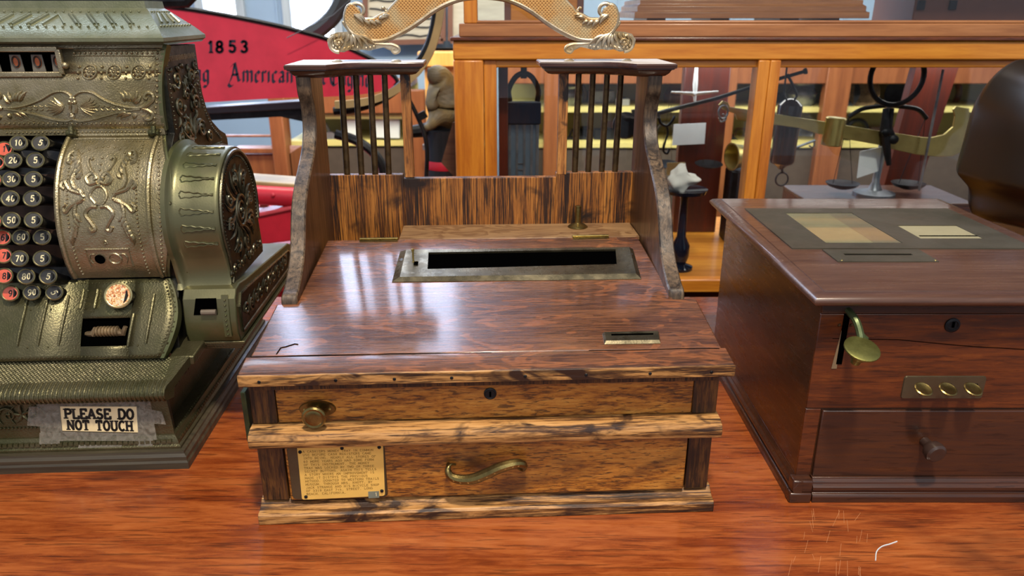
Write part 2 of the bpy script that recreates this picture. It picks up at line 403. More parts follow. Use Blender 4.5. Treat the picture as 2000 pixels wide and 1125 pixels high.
# ---------------------------------------------------------------- cashier's tray
TO = (-.263, .637, 0); TD = 2.7
TF = Frame(TO, TD)
tr = thing('cashier_money_tray', 'oak cashier money tray with sloping writing lid, drawer and barred back screen, standing mid-counter', 'cash tray', TO, TD)
W = .4785
# plinth board and step
MB().prism([(0,0),(0,.010),(.002,.0125),(.006,.013),(.010,.0105+.003),(.020,.0205),(.37,.0205),(.37,0)], 'x', 0, W).build('base_moulding', M['oak_mould'], tr, smooth=30, bevel=.0008)
bu0, bu1 = .006, .4725
# carcass
mb = MB()
mb.box(bu0+.004, .020, .0205, bu1-.004, .36, .15)
mb.build('carcass', M['oak_dark'], tr, smooth=0, bevel=.001)
def hexa(mb, lo, hi):    # 4 bottom pts, 4 top pts
    mb.loft([lo, hi]); return mb
# corner posts (lower & upper)
for a, b, z0, z1 in ((.004, .030, .0205, .091), (.4490, .4735, .0205, .090), (.0035, .0285, .112, .156), (.449, .4745, .112, .156)):
    MB().box(a, .0135, z0, b, .028, z1).build('corner_post', M['oak_dark'], tr, bevel=.0012)
# drawer
dr = MB().box(.032, .0115, .021, .4475, .026, .0895).build('drawer', M['oak_front'], tr, bevel=.0018)
# band moulding between drawer and upper front
bm_ = [( .002,.0915),(-.004,.094),(-.0055,.098),(-.0055,.104),(-.003,.1085),(.004,.1115),(.02,.1125),(.05,.1125),(.05,.0915)]
MB().prism(bm_, 'x', .0025, .4765).build('middle_moulding', M['oak_mould'], tr, bevel=.0008)
mb = MB(); mb.box(.0025, .05, .0925, .009, .34, .1115).box(.470, .05, .0925, .4765, .34, .1115)
mb.build('side_moulding', M['oak_mould'], tr, bevel=.0008)
# upper front
uf = MB().box(.029, .0145, .1125, .449, .026, .158).build('upper_front', M['oak_front'], tr, bevel=.001)
# side metal/greenish strip at left (old hinge arm)
MB().box(-.0035, .010, .094, .0015, .022, .150).build('side_plate', metal('green_patina_plate', '#3a4630', '#565a30', .35, .6), tr, bevel=.0008)
# lid: sloping
K = math.tan(math.radians(8.4))
def LZ(v, z0=.1775, v0=-.003): return z0+K*(v-v0)
LN = Vector((0, -math.sin(math.radians(8.4)), math.cos(math.radians(8.4))))
def LP(u, v, h=0): return Vector((u, v, LZ(v)))+LN*h
def lslab(mb, poly, th=.016, top=0):
    mb.loft([[LP(u, v, top-th) for u, v in poly], [LP(u, v, top) for u, v in poly]]); return mb
lid = lslab(MB(), [(.0065,.0245),(.477,.0245),(.4775,.124),(.452,.124),(.444,.289),(.036,.291),(.030,.127),(.0085,.127)], .017)
lid = lid.build('writing_lid', M['oak_lid'], tr, bevel=.0016, smooth=25)
MB().loft([[Vector((.002, p[0], p[1])) for p in ((-.005,.1655),(-.0072,.170),(-.006,.1755),(-.002,.1778),(.0240,.1816),(.0240,.1655))],
           [Vector((.4815, p[0], p[1])) for p in ((-.005,.1655),(-.0072,.170),(-.006,.1755),(-.002,.1778),(.0240,.1816),(.0240,.1655))]]).build('lid_front_rail', M['oak_lid'], tr, bevel=.0012)
mb = MB().box(.0022, -.0086, .1652, .4812, -.0060, .1772)
mb.build('lid_edge_strip', M['oak_mould'], tr, bevel=.0007)
MB().box(.012, .004, .155, .468, .34, .1655).build('lid_under_moulding', M['oak_dark'], tr, smooth=0)
# wedge sides under lid
for a, b in ((.0075, .0205), (.4580, .4715)):
    MB().prism([(.028,.112),(.36,.112),(.36,.215),(.028,.166)], 'x', a, b).build('side_board', M['oak_side'], tr, bevel=.001)
# pin heads on front rail edge
for i, x in enumerate((505, 655, 770, 882, 1026, 1145, 1270, 1390)):
    p = TF.pl(x, 741-(x-468)*.0165, -.0086)
    MB().lathe([(.0005,0),(.0017,.0),(.0013,.0006),(0,.0008)], (p.x, -.0086, .1705), (0,-1,0), 10).build('nail_head', M['iron'], tr)
# crack in the lid
mb = MB()
def lid_at(x, y):
    r = ray(x, y); C, S = math.cos(TF.a), math.sin(TF.a)
    vr = -r[0]*S+r[1]*C; vo = TO[0]*S-TO[1]*C
    t = (CAM_H-.1775-K*(vo+.003))/(K*vr-r[2]); p = TF.loc((r[0]*t, r[1]*t, 0)); return p.x, p.y
for path, wd in ((((540,692),(548,680),(560,677),(576,672),(582,673)), .0007), (((490,698),(560,696),(640,694),(725,693)), .0005), (((725,693),(760,691),(900,690),(960,689)), .0004), (((1150,685),(1250,684),(1330,681),(1405,681)), .0005)):
    MB().tube([LP(*lid_at(x, y), .0001) for x, y in path], wd, 5).build('lid_crack', M['void'], tr)
# shelf behind the hinge line (right part) and hinges
MB().box(.1285, .291, .199, .4470, .360, .2165+.004).build('rear_shelf', M['oak_step'], tr, bevel=.001)
for a, b in ((.078, .1275), (.357, .405)):
    mb = MB(); z = .2225
    mb.tube([(a, .290, z), (b, .290, z)], .0014, 8)
    mb.box(a, .284, z-.0022, b, .296, z-.0012)
    mb.build('hinge', M['brass'], tr)
# back boards
bb = MB().box(.030, .360, .15, .1315, .3725, .292); bb.build('back_board', M['oak_back'], tr, bevel=.0008)
MB().box(.1315, .360, .15, .3410, .3725, .2865).build('back_board', M['oak_back'], tr, bevel=.0008)
MB().box(.3410, .360, .15, .4480, .3725, .2925).build('back_board', M['oak_back'], tr, bevel=.0008)
# ledge on top of left board
# side brackets: curvy profile, thickness
fp = [(.128,.192),(.131,.203),(.142,.207),(.158,.215),(.172,.224),(.186,.237),(.196,.252),(.204,.268),(.214,.283),(.228,.297),(.247,.310),(.268,.322),(.288,.334),(.303,.347),(.312,.362),(.314,.378),(.310,.394),(.302,.408),(.300,.430)]
fp = [(p.x, p.y) for p in catmull([Vector((a, b, 0)) for a, b in fp], 4)]
prof = fp + [(.372,.430),(.372,.192)]
for a, b in ((.013, .031), (.4475, .4655)):
    ins = [(p[0]+.0012, p[1]) for p in prof]
    s_ = MB().prism([(max(p[0], 0) , p[1]) for p in prof], 'x', a, b)
    o = s_.build('side_bracket', M['oak_side'], tr, bevel=.0012)
    # worn front edge strip
    e = MB(); n = len(fp)
    rings = []
    for i, (v, z) in enumerate(fp):
        q = Vector(fp[min(i+1, n-1)])-Vector(fp[max(i-1, 0)]); q.normalize(); nx, nz = -q.y, q.x   # outward (front/up)
        rings.append([(a+.0003, v+nx*.0001, z+nz*.0001), (a+.0018, v+nx*.0016, z+nz*.0016), (b-.0018, v+nx*.0016, z+nz*.0016), (b-.0003, v+nx*.0001, z+nz*.0001)])
    e.loft(rings, close=True); e.build('bracket_edge', M['oak_edge'], tr)
# balusters and inner posts
for i, (u, ub) in enumerate(((.057,.055),(.076,.0745),(.095,.093),(.1135,.1115),(.369,.3675),(.388,.386),(.407,.405),(.4255,.4235))):
    r0 = .0042
    MB().lathe([(r0, 0), (r0*1.05, .03), (r0*.98, .07), (r0*.95, .137)], (ub, .366, .290), (u-ub, 0, .137), 14).build('baluster', M['brass_d'], tr)
MB().box(.134, .3595, .288, .1465, .3725, .430).build('screen_post', M['oak_post'], tr, bevel=.0008)
MB().box(.3425, .3595, .290, .3550, .3725, .430).build('screen_post', M['oak_post'], tr, bevel=.0008)
# caps: moulded plan with jog
def cap(sign, uc0, uc1, name='screen_cap'):
    def plan(o):
        if sign < 0:
            P = [(uc0-o, .288-o), (uc0+.048+o*.6, .288-o), (uc0+.066, .318-o), (uc0+.085, .330-o), (uc1+o, .334-o), (uc1+o, .392), (uc0-o, .392)]
        else:
            P = [(uc1+o, .392), (uc0-o, .392), (uc0-o, .334-o), (uc1-.085, .330-o), (uc1-.066, .318-o), (uc1-.048-o*.6, .288-o), (uc1+o, .288-o)]
        return P
    secs = [(-.016, .424), (-.010, .4255), (-.006, .429), (-.004, .4325), (-.001, .4335), (-.001, .4345), (.0012, .435), (.0016, .439), (.0004, .4405)]
    mb = MB(); mb.loft([[(u, v, z) for u, v in plan(o)] for o, z in secs])
    return mb.build(name, [M['mahog'], M['oak_step']], tr, smooth=40)
capm = wood('dark_cap_moulding', [(.3,'#1a0f0b'),(.5,'#3a2118'),(.75,'#5a3626')], 'X', 90, 12, .3, .3, coat=.3)
capt = plain('dusty_lit_cap_top', '#cdc6bf', .55, var=.1, scale=40)  # pale dust, lightened further as if lit from above
for sgn, a, b in ((-1, .005, .166), (1, .316, .478)):
    o = cap(sgn, a, b); o.data.materials.clear(); o.data.materials.append(capm); o.data.materials.append(capt)
    zm = max(v.co.z for v in o.data.vertices)
    for p in o.data.polygons:
        p.material_index = 1 if abs(p.normal.z) > .9 and p.center.z > zm-.001 else 0
# slot plate on lid
sp = MB()
o_ = [(.1310,.173),(.4245,.1705),(.4300,.2505),(.1335,.253)]
i_ = [(.171,.199),(.4010,.2045),(.4065,.2455),(.1700,.2440)]
def ring_plate(mb, O, I, h0, h1):
    mb.loft([[LP(*p, 0.0) for p in O], [LP(*p, h0) for p in O],
             [LP(p[0]+(q[0]-p[0])*.22, p[1]+(q[1]-p[1])*.22, h1) for p, q in zip(O, I)],
             [LP(*p, h1*.8) for p in I], [LP(*p, .0002) for p in I]], caps=False)
ring_plate(sp, o_, i_, .0008, .0042)
sp = sp.build('slot_plate', M['slot'], tr, smooth=20)
MB().loft([[LP(*p, .0004) for p in i_], [LP(*p, .0008) for p in i_]]).build('slot_opening', M['void'], tr, smooth=0)  # black slab painting the shade of an opening that is not cut
mb = MB()
for x, y in ((.1385,.226),(.4225,.232)):
    mb.lathe([(.0034,0),(.0034,.0006),(.002,.0016),(0,.0018)], LP(x, y, .0022), LN, 14)
mb.build('screw', M['steel'], sp)
mb = MB().lathe([(.0011,0),(.0011,.013),(.0018,.014),(.0018,.0165),(.0008,.017)], LP(.1525,.222,.002), (0,-.05,1), 10)
mb.box(.1510, .2165, LZ(.219)+.0030, .1580, .2215, LZ(.219)+.0038)
mb.build('latch_pin', M['brass_b'], sp)
mb = MB(); mb.box(.1540, .2080, LZ(.212)+.0038, .1590, .2180, LZ(.214)+.0046); mb.build('latch_slot', M['void'], sp)
# small slot plate, lower right
ss = MB(); oo = [(.3590,.0335),(.4165,.0330),(.4195,.0535),(.3600,.0535)]; ii = [(.3680,.0465),(.4120,.0465),(.4125,.0500),(.3685,.0500)]
ring_plate(ss, oo, ii, .0006, .0030)
ss = ss.build('coin_slot_plate', M['slot'], tr, smooth=20)
MB().loft([[LP(*p, .0015) for p in ii], [LP(*p, .0020) for p in ii]]).build('coin_slot', M['void'], ss, smooth=0)
mb = MB()
for x in (.3635, .4160): mb.lathe([(.0018,0),(.0016,.0008),(0,.001)], LP(x, .045, .0012), LN, 10)
mb.build('screw', M['steel'], ss)
# receipt spike holder on rear shelf
sp2 = MB().lathe([(.0135,0),(.0138,.001),(.010,.004),(.0050,.0055),(.0040,.0065),(.0040,.028),(.0045,.0285),(.0045,.030),(.0035,.0305),(0,.0305)], (.3705, .340, .2205), (0,0,1), 24).build('brass_peg', M['brass'], tr)
# knob on the upper front
q = TF.pl(622, 802, .013)
kb = MB(); kb.loft([[(.0690+.0185*math.cos(a)*1.0, .0145, .1275+.0095*math.sin(a)) for a in [2*PI*i/28 for i in range(28)]],
                    [(.0690+.0175*math.cos(a), .0125, .1275+.0086*math.sin(a)) for a in [2*PI*i/28 for i in range(28)]]])
kb = kb.build('knob_plate', M['brass'], tr)
mb = MB()
for u in (.0565, .0815): mb.lathe([(.0014,0),(.0012,.0006),(0,.0009)], (u, .0125, .1280), (0,-1,0), 8)
mb.build('screw', M['brass_b'], kb)
kd = Vector((0, -1, -.02)).normalized()
MB().lathe([(.0045,0),(.0045,.008),(.0095,.010),(.0118,.012),(.0120,.0145),(.0105,.0160),(.0085,.0155),(.0060,.0165),(.0030,.0160),(0,.0165)], (.0682, .0135, .1262), kd, 26).build('knob', M['brass'], kb)
# keyhole escutcheon
ke = MB().lathe([(.0064,0),(.0064,.0012),(.0052,.002),(.0045,.0014),(0,.0014)], (.2420, .0145, .1405), (0,-1,0), 22).build('keyhole_plate', M['iron'], tr)
MB().box(.2411, .0124, .1375, .2429, .0129, .1430).build('keyhole', M['void'], ke)
# S handle
P = catmull([TF.pl(x, y, .0040) for x, y in ((889,912),(880,909),(875,916),(881,926),(900,930),(925,927),(950,917),(975,906),(1000,900),(1016,901),(1024,909),(1020,920),(1011,919))], 5)
n = len(P); rr = [.0013+.0044*math.sin(PI*min(1, max(0, (i/n-.10)/.80)))**.6 for i in range(n)]
P = [Vector((p.x, .0085-.012*math.sin(PI*i/(n-1)), p.z)) for i, p in enumerate(P)]
hd = MB().tube(P, rr, 10, flat=1.0).build('drawer_handle', M['brass'], dr)
mb = MB()
for k in range(9):
    p = P[int(n*(.28+.055*k))]
    mb.lathe([(.0016,-.0004),(.0017,.0002),(.0010,.0006),(0,.0006)], (p.x, p.y-rr[int(n*(.28+.055*k))]*.85, p.z), (0,-1,.1), 8)
mb.build('handle_beads', M['brass_b'], hd)
mb = MB()
for i in (int(n*.16), int(n*.84)): mb.tube([(P[i].x, P[i].y, P[i].z), (P[i].x, .0125, P[i].z)], .0022, 8)
mb.build('handle_stud', M['brass'], hd)
# plaque with typed card, on the drawer
def rrect(u0, z0, u1, z1, r, k=4):
    out = []
    for cx, cz, a0 in ((u1-r, z0+r, -PI/2), (u1-r, z1-r, 0), (u0+r, z1-r, PI/2), (u0+r, z0+r, PI)):
        for i in range(k+1):
            a = a0+PI/2*i/k; out.append((cx+r*math.cos(a), cz+r*math.sin(a)))
    return out
def skew(pts, v, c):      # small rotation of the card in its plane
    a = math.radians(1.6); return [((p[0]-c[0])*math.cos(a)-(p[1]-c[1])*math.sin(a)+c[0], v, (p[0]-c[0])*math.sin(a)+(p[1]-c[1])*math.cos(a)+c[1]) for p in pts]
pc = (.0840, .0555)
a, b = .0345, .1335
pq = MB().loft([[(p[0], .0115, p[1]) for p in rrect(a, .0225, b, .0865, .005)], [(p[0], .0103, p[1]) for p in rrect(a+.0008, .0233, b-.0008, .0857, .005)]]).build('plaque_plate', M['bronze_pl'], dr)
tag(pq, 'bronze backing plate holding the typed card')
C4 = TF.pl(580,872,.0098), TF.pl(748,868,.0098), TF.pl(752,968,.0098), TF.pl(590,976,.0098)
def bil(s, t, v):
    a, b, c, d = C4; p = (a*(1-s)+b*s)*(1-t)+(d*(1-s)+c*s)*t; return Vector((p.x, v, p.z))
rp = rrect(0, 0, 1, 1, .035)
cd_ = MB().loft([[bil(p[0], 1-p[1], .0102) for p in rp], [bil(p[0], 1-p[1], .0096) for p in rp]]).build('typed_card', M['yellowcard'], pq, smooth=0)
mb = MB()
for s, t in ((.03,.10),(.52,.05),(.955,.05),(.05,.945),(.965,.90)):
    mb.lathe([(.0019,0),(.0017,.0008),(.0008,.0014),(0,.0015)], bil(s, t, .0096), (0,-1,0), 12)
mb.build('plaque_pin', M['iron'], pq)
st_ = MB(); st_.loft([[bil(s, t, .0095) for s, t in ((.80,.90),(.93,.90),(.93,1.03),(.80,1.03))], [bil(s, t, .0092) for s, t in ((.80,.90),(.93,.90),(.93,1.03),(.80,1.03))]])
st_.build('number_sticker', plain('grey_sticker', '#7b8275', .5), pq, smooth=0)
# ---------------------------------------------------------------- lettering (pen strokes as thin geometry)
def arc(cx, cy, rx, ry, a0, a1, n=7):
    return [(cx+rx*math.cos(math.radians(a0+(a1-a0)*i/n)), cy+ry*math.sin(math.radians(a0+(a1-a0)*i/n))) for i in range(n+1)]
GL = {
 'A': (4.2, [[(.2,0),(2.1,6),(4,0)],[(1,2),(3.2,2)]]), 'B': (4, [[(.5,0),(.5,6)],[(.5,6)]+arc(2.2,4.6,1.4,1.4,90,-90)+[(.5,3.2)],[(.5,3.2)]+arc(2.3,1.6,1.6,1.6,90,-90)+[(.5,0)]]),
 'C': (4, [arc(2.2,3,1.9,3,50,310,12)]), 'D': (4, [[(.5,0),(.5,6),(1.6,6)]+arc(1.8,3,2.1,3,80,-80,10)+[(.5,0)]]),
 'E': (3.7, [[(3.6,1.3),(3.6,0),(.5,0),(.5,6),(3.5,6),(3.5,4.8)],[(.5,3.1),(2.5,3.1)]]), 'F': (3.7, [[(.5,0),(.5,6),(3.6,6),(3.6,4.7)],[(.5,3.1),(2.5,3.1)]]),
 'G': (4.2, [arc(2.2,3,1.9,3,50,330,12)+[(4,2.6),(2.6,2.6)]]), 'H': (4.2, [[(.5,0),(.5,6)],[(3.7,0),(3.7,6)],[(.5,3.1),(3.7,3.1)]]),
 'I': (2, [[(1,0),(1,6)]]), 'J': (3, [[(2.4,6),(2.4,1.6)]+arc(1.3,1.5,1.1,1.5,0,-160)]), 'K': (4.1, [[(.5,0),(.5,6)],[(3.6,6),(.6,2.5)],[(1.6,3.5),(3.8,0)]]),
 'L': (3.6, [[(.5,6),(.5,0),(3.5,0),(3.5,1.5)]]), 'M': (5, [[(.5,0),(.6,6),(2.5,1.2),(4.4,6),(4.5,0)]]), 'N': (4.4, [[(.5,0),(.5,6),(3.9,0),(3.9,6)]]),
 'O': (4.2, [arc(2.1,3,1.8,3,0,360,14)]), 'P': (3.8, [[(.5,0),(.5,6)],[(.5,6)]+arc(2.1,4.5,1.5,1.5,90,-90)+[(.5,3)]]), 'Q': (4.2, [arc(2.1,3,1.8,3,0,360,14),[(2.4,1.4),(4,-.6)]]),
 'R': (4, [[(.5,0),(.5,6)],[(.5,6)]+arc(2.1,4.5,1.5,1.5,90,-90)+[(.5,3)],[(2,3),(3.8,0)]]), 'S': (3.6, [arc(1.9,4.5,1.4,1.5,40,250,8)+arc(1.8,1.5,1.5,1.5,80,-150,8)]),
 'T': (4, [[(2,0),(2,6)],[(.3,4.8),(.3,6),(3.7,6),(3.7,4.8)]]), 'U': (4.3, [[(.5,6),(.5,1.8)]+arc(2.1,1.8,1.6,1.8,180,360,8)+[(3.7,6)]]), 'V': (4.2, [[(.2,6),(2.1,0),(4,6)]]),
 'W': (5.6, [[(.2,6),(1.5,0),(2.8,5),(4.1,0),(5.4,6)]]), 'X': (4.2, [[(.3,6),(3.9,0)],[(.3,0),(3.9,6)]]), 'Y': (4.2, [[(.2,6),(2.1,3),(4,6)],[(2.1,3),(2.1,0)]]), 'Z': (3.8, [[(.4,6),(3.5,6),(.4,0),(3.6,0)]]),
 '0': (3.6, [arc(1.8,3,1.4,3,0,360,12)]), '1': (2.6, [[(.5,4.9),(1.4,6),(1.4,0)]]), '2': (3.6, [arc(1.8,4.5,1.4,1.5,160,-30,7)+[(.4,0),(3.3,0)]]), '3': (3.6, [arc(1.7,4.6,1.3,1.4,150,-80,7)+arc(1.7,1.6,1.5,1.6,80,-150,8)]),
 '4': (3.8, [[(2.7,0),(2.7,6),(.3,1.8),(3.6,1.8)]]), '5': (3.6, [[(3.1,6),(.8,6),(.6,3.4)]+arc(1.7,1.9,1.5,1.9,110,-150,8)]), '6': (3.6, [arc(2.3,3.2,1.8,2.8,70,180,6)+arc(1.8,1.8,1.4,1.8,180,-180,12)]),
 '7': (3.6, [[(.4,6),(3.3,6),(1.4,0)]]), '8': (3.6, [arc(1.8,4.5,1.25,1.5,-90,270,12),arc(1.8,1.55,1.5,1.55,-90,270,12)]), '9': (3.6, [arc(1.8,4.2,1.4,1.8,0,360,12),[(3.2,4.2),(3.1,2),(2.2,.3),(1,0)]]),
 '.': (1.5, [[(.6,0),(.6,.5)]]), ',': (1.5, [[(.7,.5),(.4,-.8)]]), 't': (2.4, [[(1,5.4),(1,.5),(2,.2)],[(.2,3.8),(2,3.8)]]), 'h': (3.3, [[(.5,6),(.5,0)],[(.5,2.8),(1.5,3.8),(2.6,3.2),(2.6,0)]]), ' ': (3.0, []),
}
def ribbon(mb, pts, w, X, up):
    for a, b in zip(pts, pts[1:]):
        dx, dy = b[0]-a[0], b[1]-a[1]; L = math.hypot(dx, dy)
        if L < 1e-6: continue
        nx, ny = -dy/L*w/2, dx/L*w/2; ex, ey = dx/L*w*.25, dy/L*w*.25
        q = [(a[0]-ex+nx, a[1]-ey+ny), (a[0]-ex-nx, a[1]-ey-ny), (b[0]+ex-nx, b[1]+ey-ny), (b[0]+ex+nx, b[1]+ey+ny)]
        mb.add([X(*p, 0) for p in q]+[X(*p, up) for p in q], [(4,5,6,7),(0,1,5,4),(1,2,6,5),(2,3,7,6),(3,0,4,7)])
def write(mb, txt, fn, w=.7, serif=0, sx=1.0, track=.9, slant=0, up=.0002, mono=0):
    """fn(s,t,h) -> point; s,t in glyph units (cap height 6)"""
    s = 0
    for ch in txt:
        wd, st = GL[ch]
        off = (mono-wd)/2 if mono else 0
        X = lambda a, b, h, s0=s+off: fn(s0*sx+a*sx+b*slant, b, h)
        for line in st:
            ribbon(mb, line, w, X, up)
            if serif:
                for e, o in ((line[0], line[1]), (line[-1], line[-2])):
                    if abs(e[1]-o[1]) > 2.4*abs(e[0]-o[0]) and (abs(e[1]) < .1 or abs(e[1]-6) < .1):
                        ribbon(mb, [(e[0]-serif, e[1]), (e[0]+serif, e[1])], w*.55, X, up)
        s += (mono or wd)+track
    return s-track
def twidth(txt, track=.9, sx=1, mono=0): return sum((mono or GL[c][0])+track for c in txt)*sx-track
# typed text on the card
lines = ['A CASHIERS MONEY TRAY IN COMMON', 'USE BEFORE CASH REGISTERS CAME', 'INTO BEING. NEARLY ALL STORES OF', '60 MORE YEARS AGO HAD SOME FORM', 'OF THIS INSTRUMENT. THE MONEY',
         'TRAY WAS LOCKED BY TWO OR THREE', 'SECRET BUTTONS. AGAIN THIS TELLS', 'A STORY WHERE AN IMPROVEMENT IS', 'MADE IT DISTRYS THE PREVIOUS', 'METHOD. DONATED TO WESTERN TRAILS',
         'MUSEUM, THROUGH MRS. KNOTT, BY', 'JACK STRANGE AND HIS BICYCLE SHOP', 'OF 3319 EAST 7th. STREET, LONG', 'BEACH, CALIFORNIA.']
mb = MB()
for i, t in enumerate(lines):
    k = .00435*1.04
    s0 = .06; t0 = .115+i*.0615
    cw = .88/33/5.1    # card widths per glyph unit
    write(mb, t, lambda a, b, h, t0=t0: bil(s0+a*cw, t0-b*.0062, .00955-h), .85, .8, 1, .7, 0, .00005, 4.4)
mb.build('typed_text', M['inkbrown'], pq, smooth=0)
mb = MB(); write(mb, '1', lambda a, b, h: bil(.885+a*.008, .99-b*.011, .0091-h), .9, 0, 1, 1, 0, .00005); mb.build('sticker_numeral', M['cream'], pq, smooth=0)

# ---------------------------------------------------------------- openwork arch on the caps
def dotmat():
    m = NT('stippled_gilt_sheet')
    c = m.coords((1,1,1), (0, math.radians(45), 0))
    v = m.n('ShaderNodeTexVoronoi'); v.inputs['Scale'].default_value = 330; v.inputs['Randomness'].default_value = 0.0; v.voronoi_dimensions = '3D'
    # keep dots constant through the thickness by flattening y
    mp = m.n('ShaderNodeMapping'); mp.inputs['Scale'].default_value = (1, 0, 1); m.l(c, mp.inputs[0]); m.l(mp.outputs[0], v.inputs['Vector'])
    f = m.ramp(v.outputs['Distance'], [(.22, 0.0), (.34, 1.0)])
    col = m.mix(f, '#8a5a30', '#c99a5c')
    n = m.noise(m.coords(), 25, 4)
    col = m.mix(m.ramp(n, [(.45, 0.0), (.65, 1.0)]), col, '#b9a37a')
    return m.fin(col, .45, m.bump(f, .5, .001), Metallic=.55)
M['dots'] = dotmat()
VV = .345
ar = thing('ornamental_arch', 'cast metal scrollwork arch with stippled gilt band on top of the money tray screen', 'ornament', TO, TD)
PX = lambda x, y: TF.pl(x, y, VV)
UC = (PX(640, 80).x+PX(1240, 82).x)/2
def both(fn):
    """build on the left and mirrored on the right"""
    for sg in (1, -1):
        fn(lambda p: Vector((UC+(p.x-UC)*sg, p.y, p.z)), sg)
low = [(697,18),(690,9),(680,13),(675,28),(676,44),(683,58),(696,70),(714,77),(736,79),(758,75),(786,62),(815,44),(845,22),(872,7),(902,-3),(938,-7)]
upp = [(704,24),(698,34),(703,38),(716,38),(731,37),(746,29),(757,25),(764,16),(775,4),(790,-12),(812,-30),(845,-44),(885,-52),(938,-55)]
LOW = catmull([PX(*p) for p in low], 5); UPP = catmull([PX(*p) for p in upp], 5)
LOW[-1].x = UC; UPP[-1].x = UC
def resamp(P, n):
    d = [0]
    for a, b in zip(P, P[1:]): d.append(d[-1]+(b-a).length)
    out = []
    for i in range(n):
        t = d[-1]*i/(n-1); k = 0
        while k < len(d)-2 and d[k+1] < t: k += 1
        f = (t-d[k])/max(1e-9, d[k+1]-d[k]); out.append(P[k].lerp(P[k+1], f))
    return out
LR, UR = resamp(LOW[4:], 60), resamp(UPP, 60)
mbB, mbR = MB(), MB()
def bandside(mir, sg):
    f = [mir(p)-Vector((0,.003,0)) for p in LR]; g = [mir(p)-Vector((0,.003,0)) for p in UR]
    b = [p+Vector((0,.006,0)) for p in f]; d = [p+Vector((0,.006,0)) for p in g]
    mbB.loft([[f[i], g[i], d[i], b[i]] for i in range(len(f))])
    mbR.tube([mir(p) for p in LOW], [.0022+.0015*min(1, i/30) for i in range(len(LOW))], 8)
    mbR.tube([mir(p) for p in UPP], .0024, 8)
    # curl at the tip
    c = PX(700, 21); R0 = (PX(690, 9)-c).length
    cl = []
    for i in range(26):
        a = PI*.72-i*.30; r = R0*(1-i/30)
        cl.append(mir(c+Vector((math.cos(a)*r, -.001, math.sin(a)*r))))
    mbR.tube(cl, [.0026*(1-.3*i/25) for i in range(26)], 8)
    mbR.ball(mir(c), .003, 8, 6)
both(bandside)
bd = mbB.build('stippled_band', M['dots'], ar); rm = mbR.build('band_rim', M['silver'], ar)
def leaf(mb, a, b, w, mir, n=8, bend=0, yo=-.004):
    a = Vector(a); b = Vector(b); d = b-a; nrm = Vector((-d.z, 0, d.x))
    P = [a+d*(i/n)+nrm*bend*math.sin(PI*i/n)+Vector((0, yo, 0)) for i in range(n+1)]
    mb.tube([mir(p) for p in P], [max(.0004, w*(math.sin(PI*(i/n)**.75)**.8)) for i in range(n+1)], 7)
def spiral(mb, c, r0, turns, a0, w, mir=lambda p: p, sg=1, yo=-.002, n=30, end=.15):
    P = []
    for i in range(n+1):
        t = i/n; a = a0+sg*turns*2*PI*t; r = r0*(1-(1-end)*t)
        P.append(mir(Vector((c.x+math.cos(a)*r, c.y+yo, c.z+math.sin(a)*r))))
    mb.tube(P, [w*(1-.35*i/n) for i in range(n+1)], 7); mb.ball(P[-1], w*1.5, 7, 5)
def footside(mir, sg):
    L = lambda x, y: PX(x, y)
    m = MB()
    # acanthus leaves inside the band
    for a, b, w in (((692,28),(712,47),.0028),((697,27),(716,44),.0022),((712,40),(726,52),.0026),((722,41),(737,50),.0024),((733,41),(746,47),.0022),((741,37),(758,33),.0024),((748,31),(762,30),.002)):
        leaf(m, L(*a), L(*b), w, mir, bend=.12, yo=-.005)
    for p in ((748,16),(754,22),(671,44),(678,52)): m.ball(mir(L(*p)), .0022, 7, 5)
    m.tube([mir(L(752,26)), mir(L(754,20)), mir(L(749,14))], .0015, 6)
    m.tube([mir(L(682,60)), mir(L(675,52)), mir(L(670,44))], .0018, 6)
    # backing plate of the foot
    outl = [(642,92),(639,78),(646,67),(660,63),(675,62),(686,60),(700,68),(716,78),(735,82),(757,85),(772,86),(780,93),(780,102),(772,104),(764,98),(752,92),(738,95),(722,99),(708,97),(695,99),(684,97),(672,102),(655,101)]
    P = [L(*p) for p in outl]
    pts = [mir(p) for p in (P if sg > 0 else P)]
    m.loft([[p+Vector((0,.002,0)) for p in pts], [p-Vector((0,.0015,0)) for p in pts]])
    c = L(659, 83); spiral(m, c, (L(640,83)-c).length*.95, 1.3, PI*1.55, .0026, mir, -1)
    spiral(m, L(662,84), .0055, 1.0, 0, .0018, mir, 1, yo=-.004)
    for a, b, w in (((655,66),(652,78),.002),((664,65),(660,77),.002),((673,64),(668,78),.0022),((682,66),(677,82),.0022),((686,68),(684,96),.0024),((688,66),(695,92),.0026),((690,64),(708,92),.0026),((694,66),(722,92),.0022),((700,68),(735,88),.002),((676,92),(666,98),.002),((684,90),(672,98),.002)):
        leaf(m, L(*a), L(*b), w, mir, bend=.1)
    for p in ((690,90),(699,93),(706,88),(716,94),(724,93),(731,91),(652,90),(657,94),(664,93)): m.ball(mir(L(*p)+Vector((0,-.003,0))), .0019, 7, 5)
    m.tube([mir(p) for p in catmull([L(700,72), L(720,82), L(745,86), L(765,87), L(777,92), L(779,99), L(771,103), L(766,97), L(771,94)], 4)], .0024, 8)
    m.tube([mir(p) for p in catmull([L(715,95), L(730,90), L(745,89), L(757,94), L(764,97)], 4)], .0016, 6)
    for x, y in ((657,103.5),(773,104)):
        p = mir(L(x, y)); m.lathe([(.0065,0),(.0065,.001),(.004,.0028),(0,.003)], (p.x, VV, .4405), (0,0,1), 12)
    m.build('scroll_foot', M['silver'], ar)
both(footside)
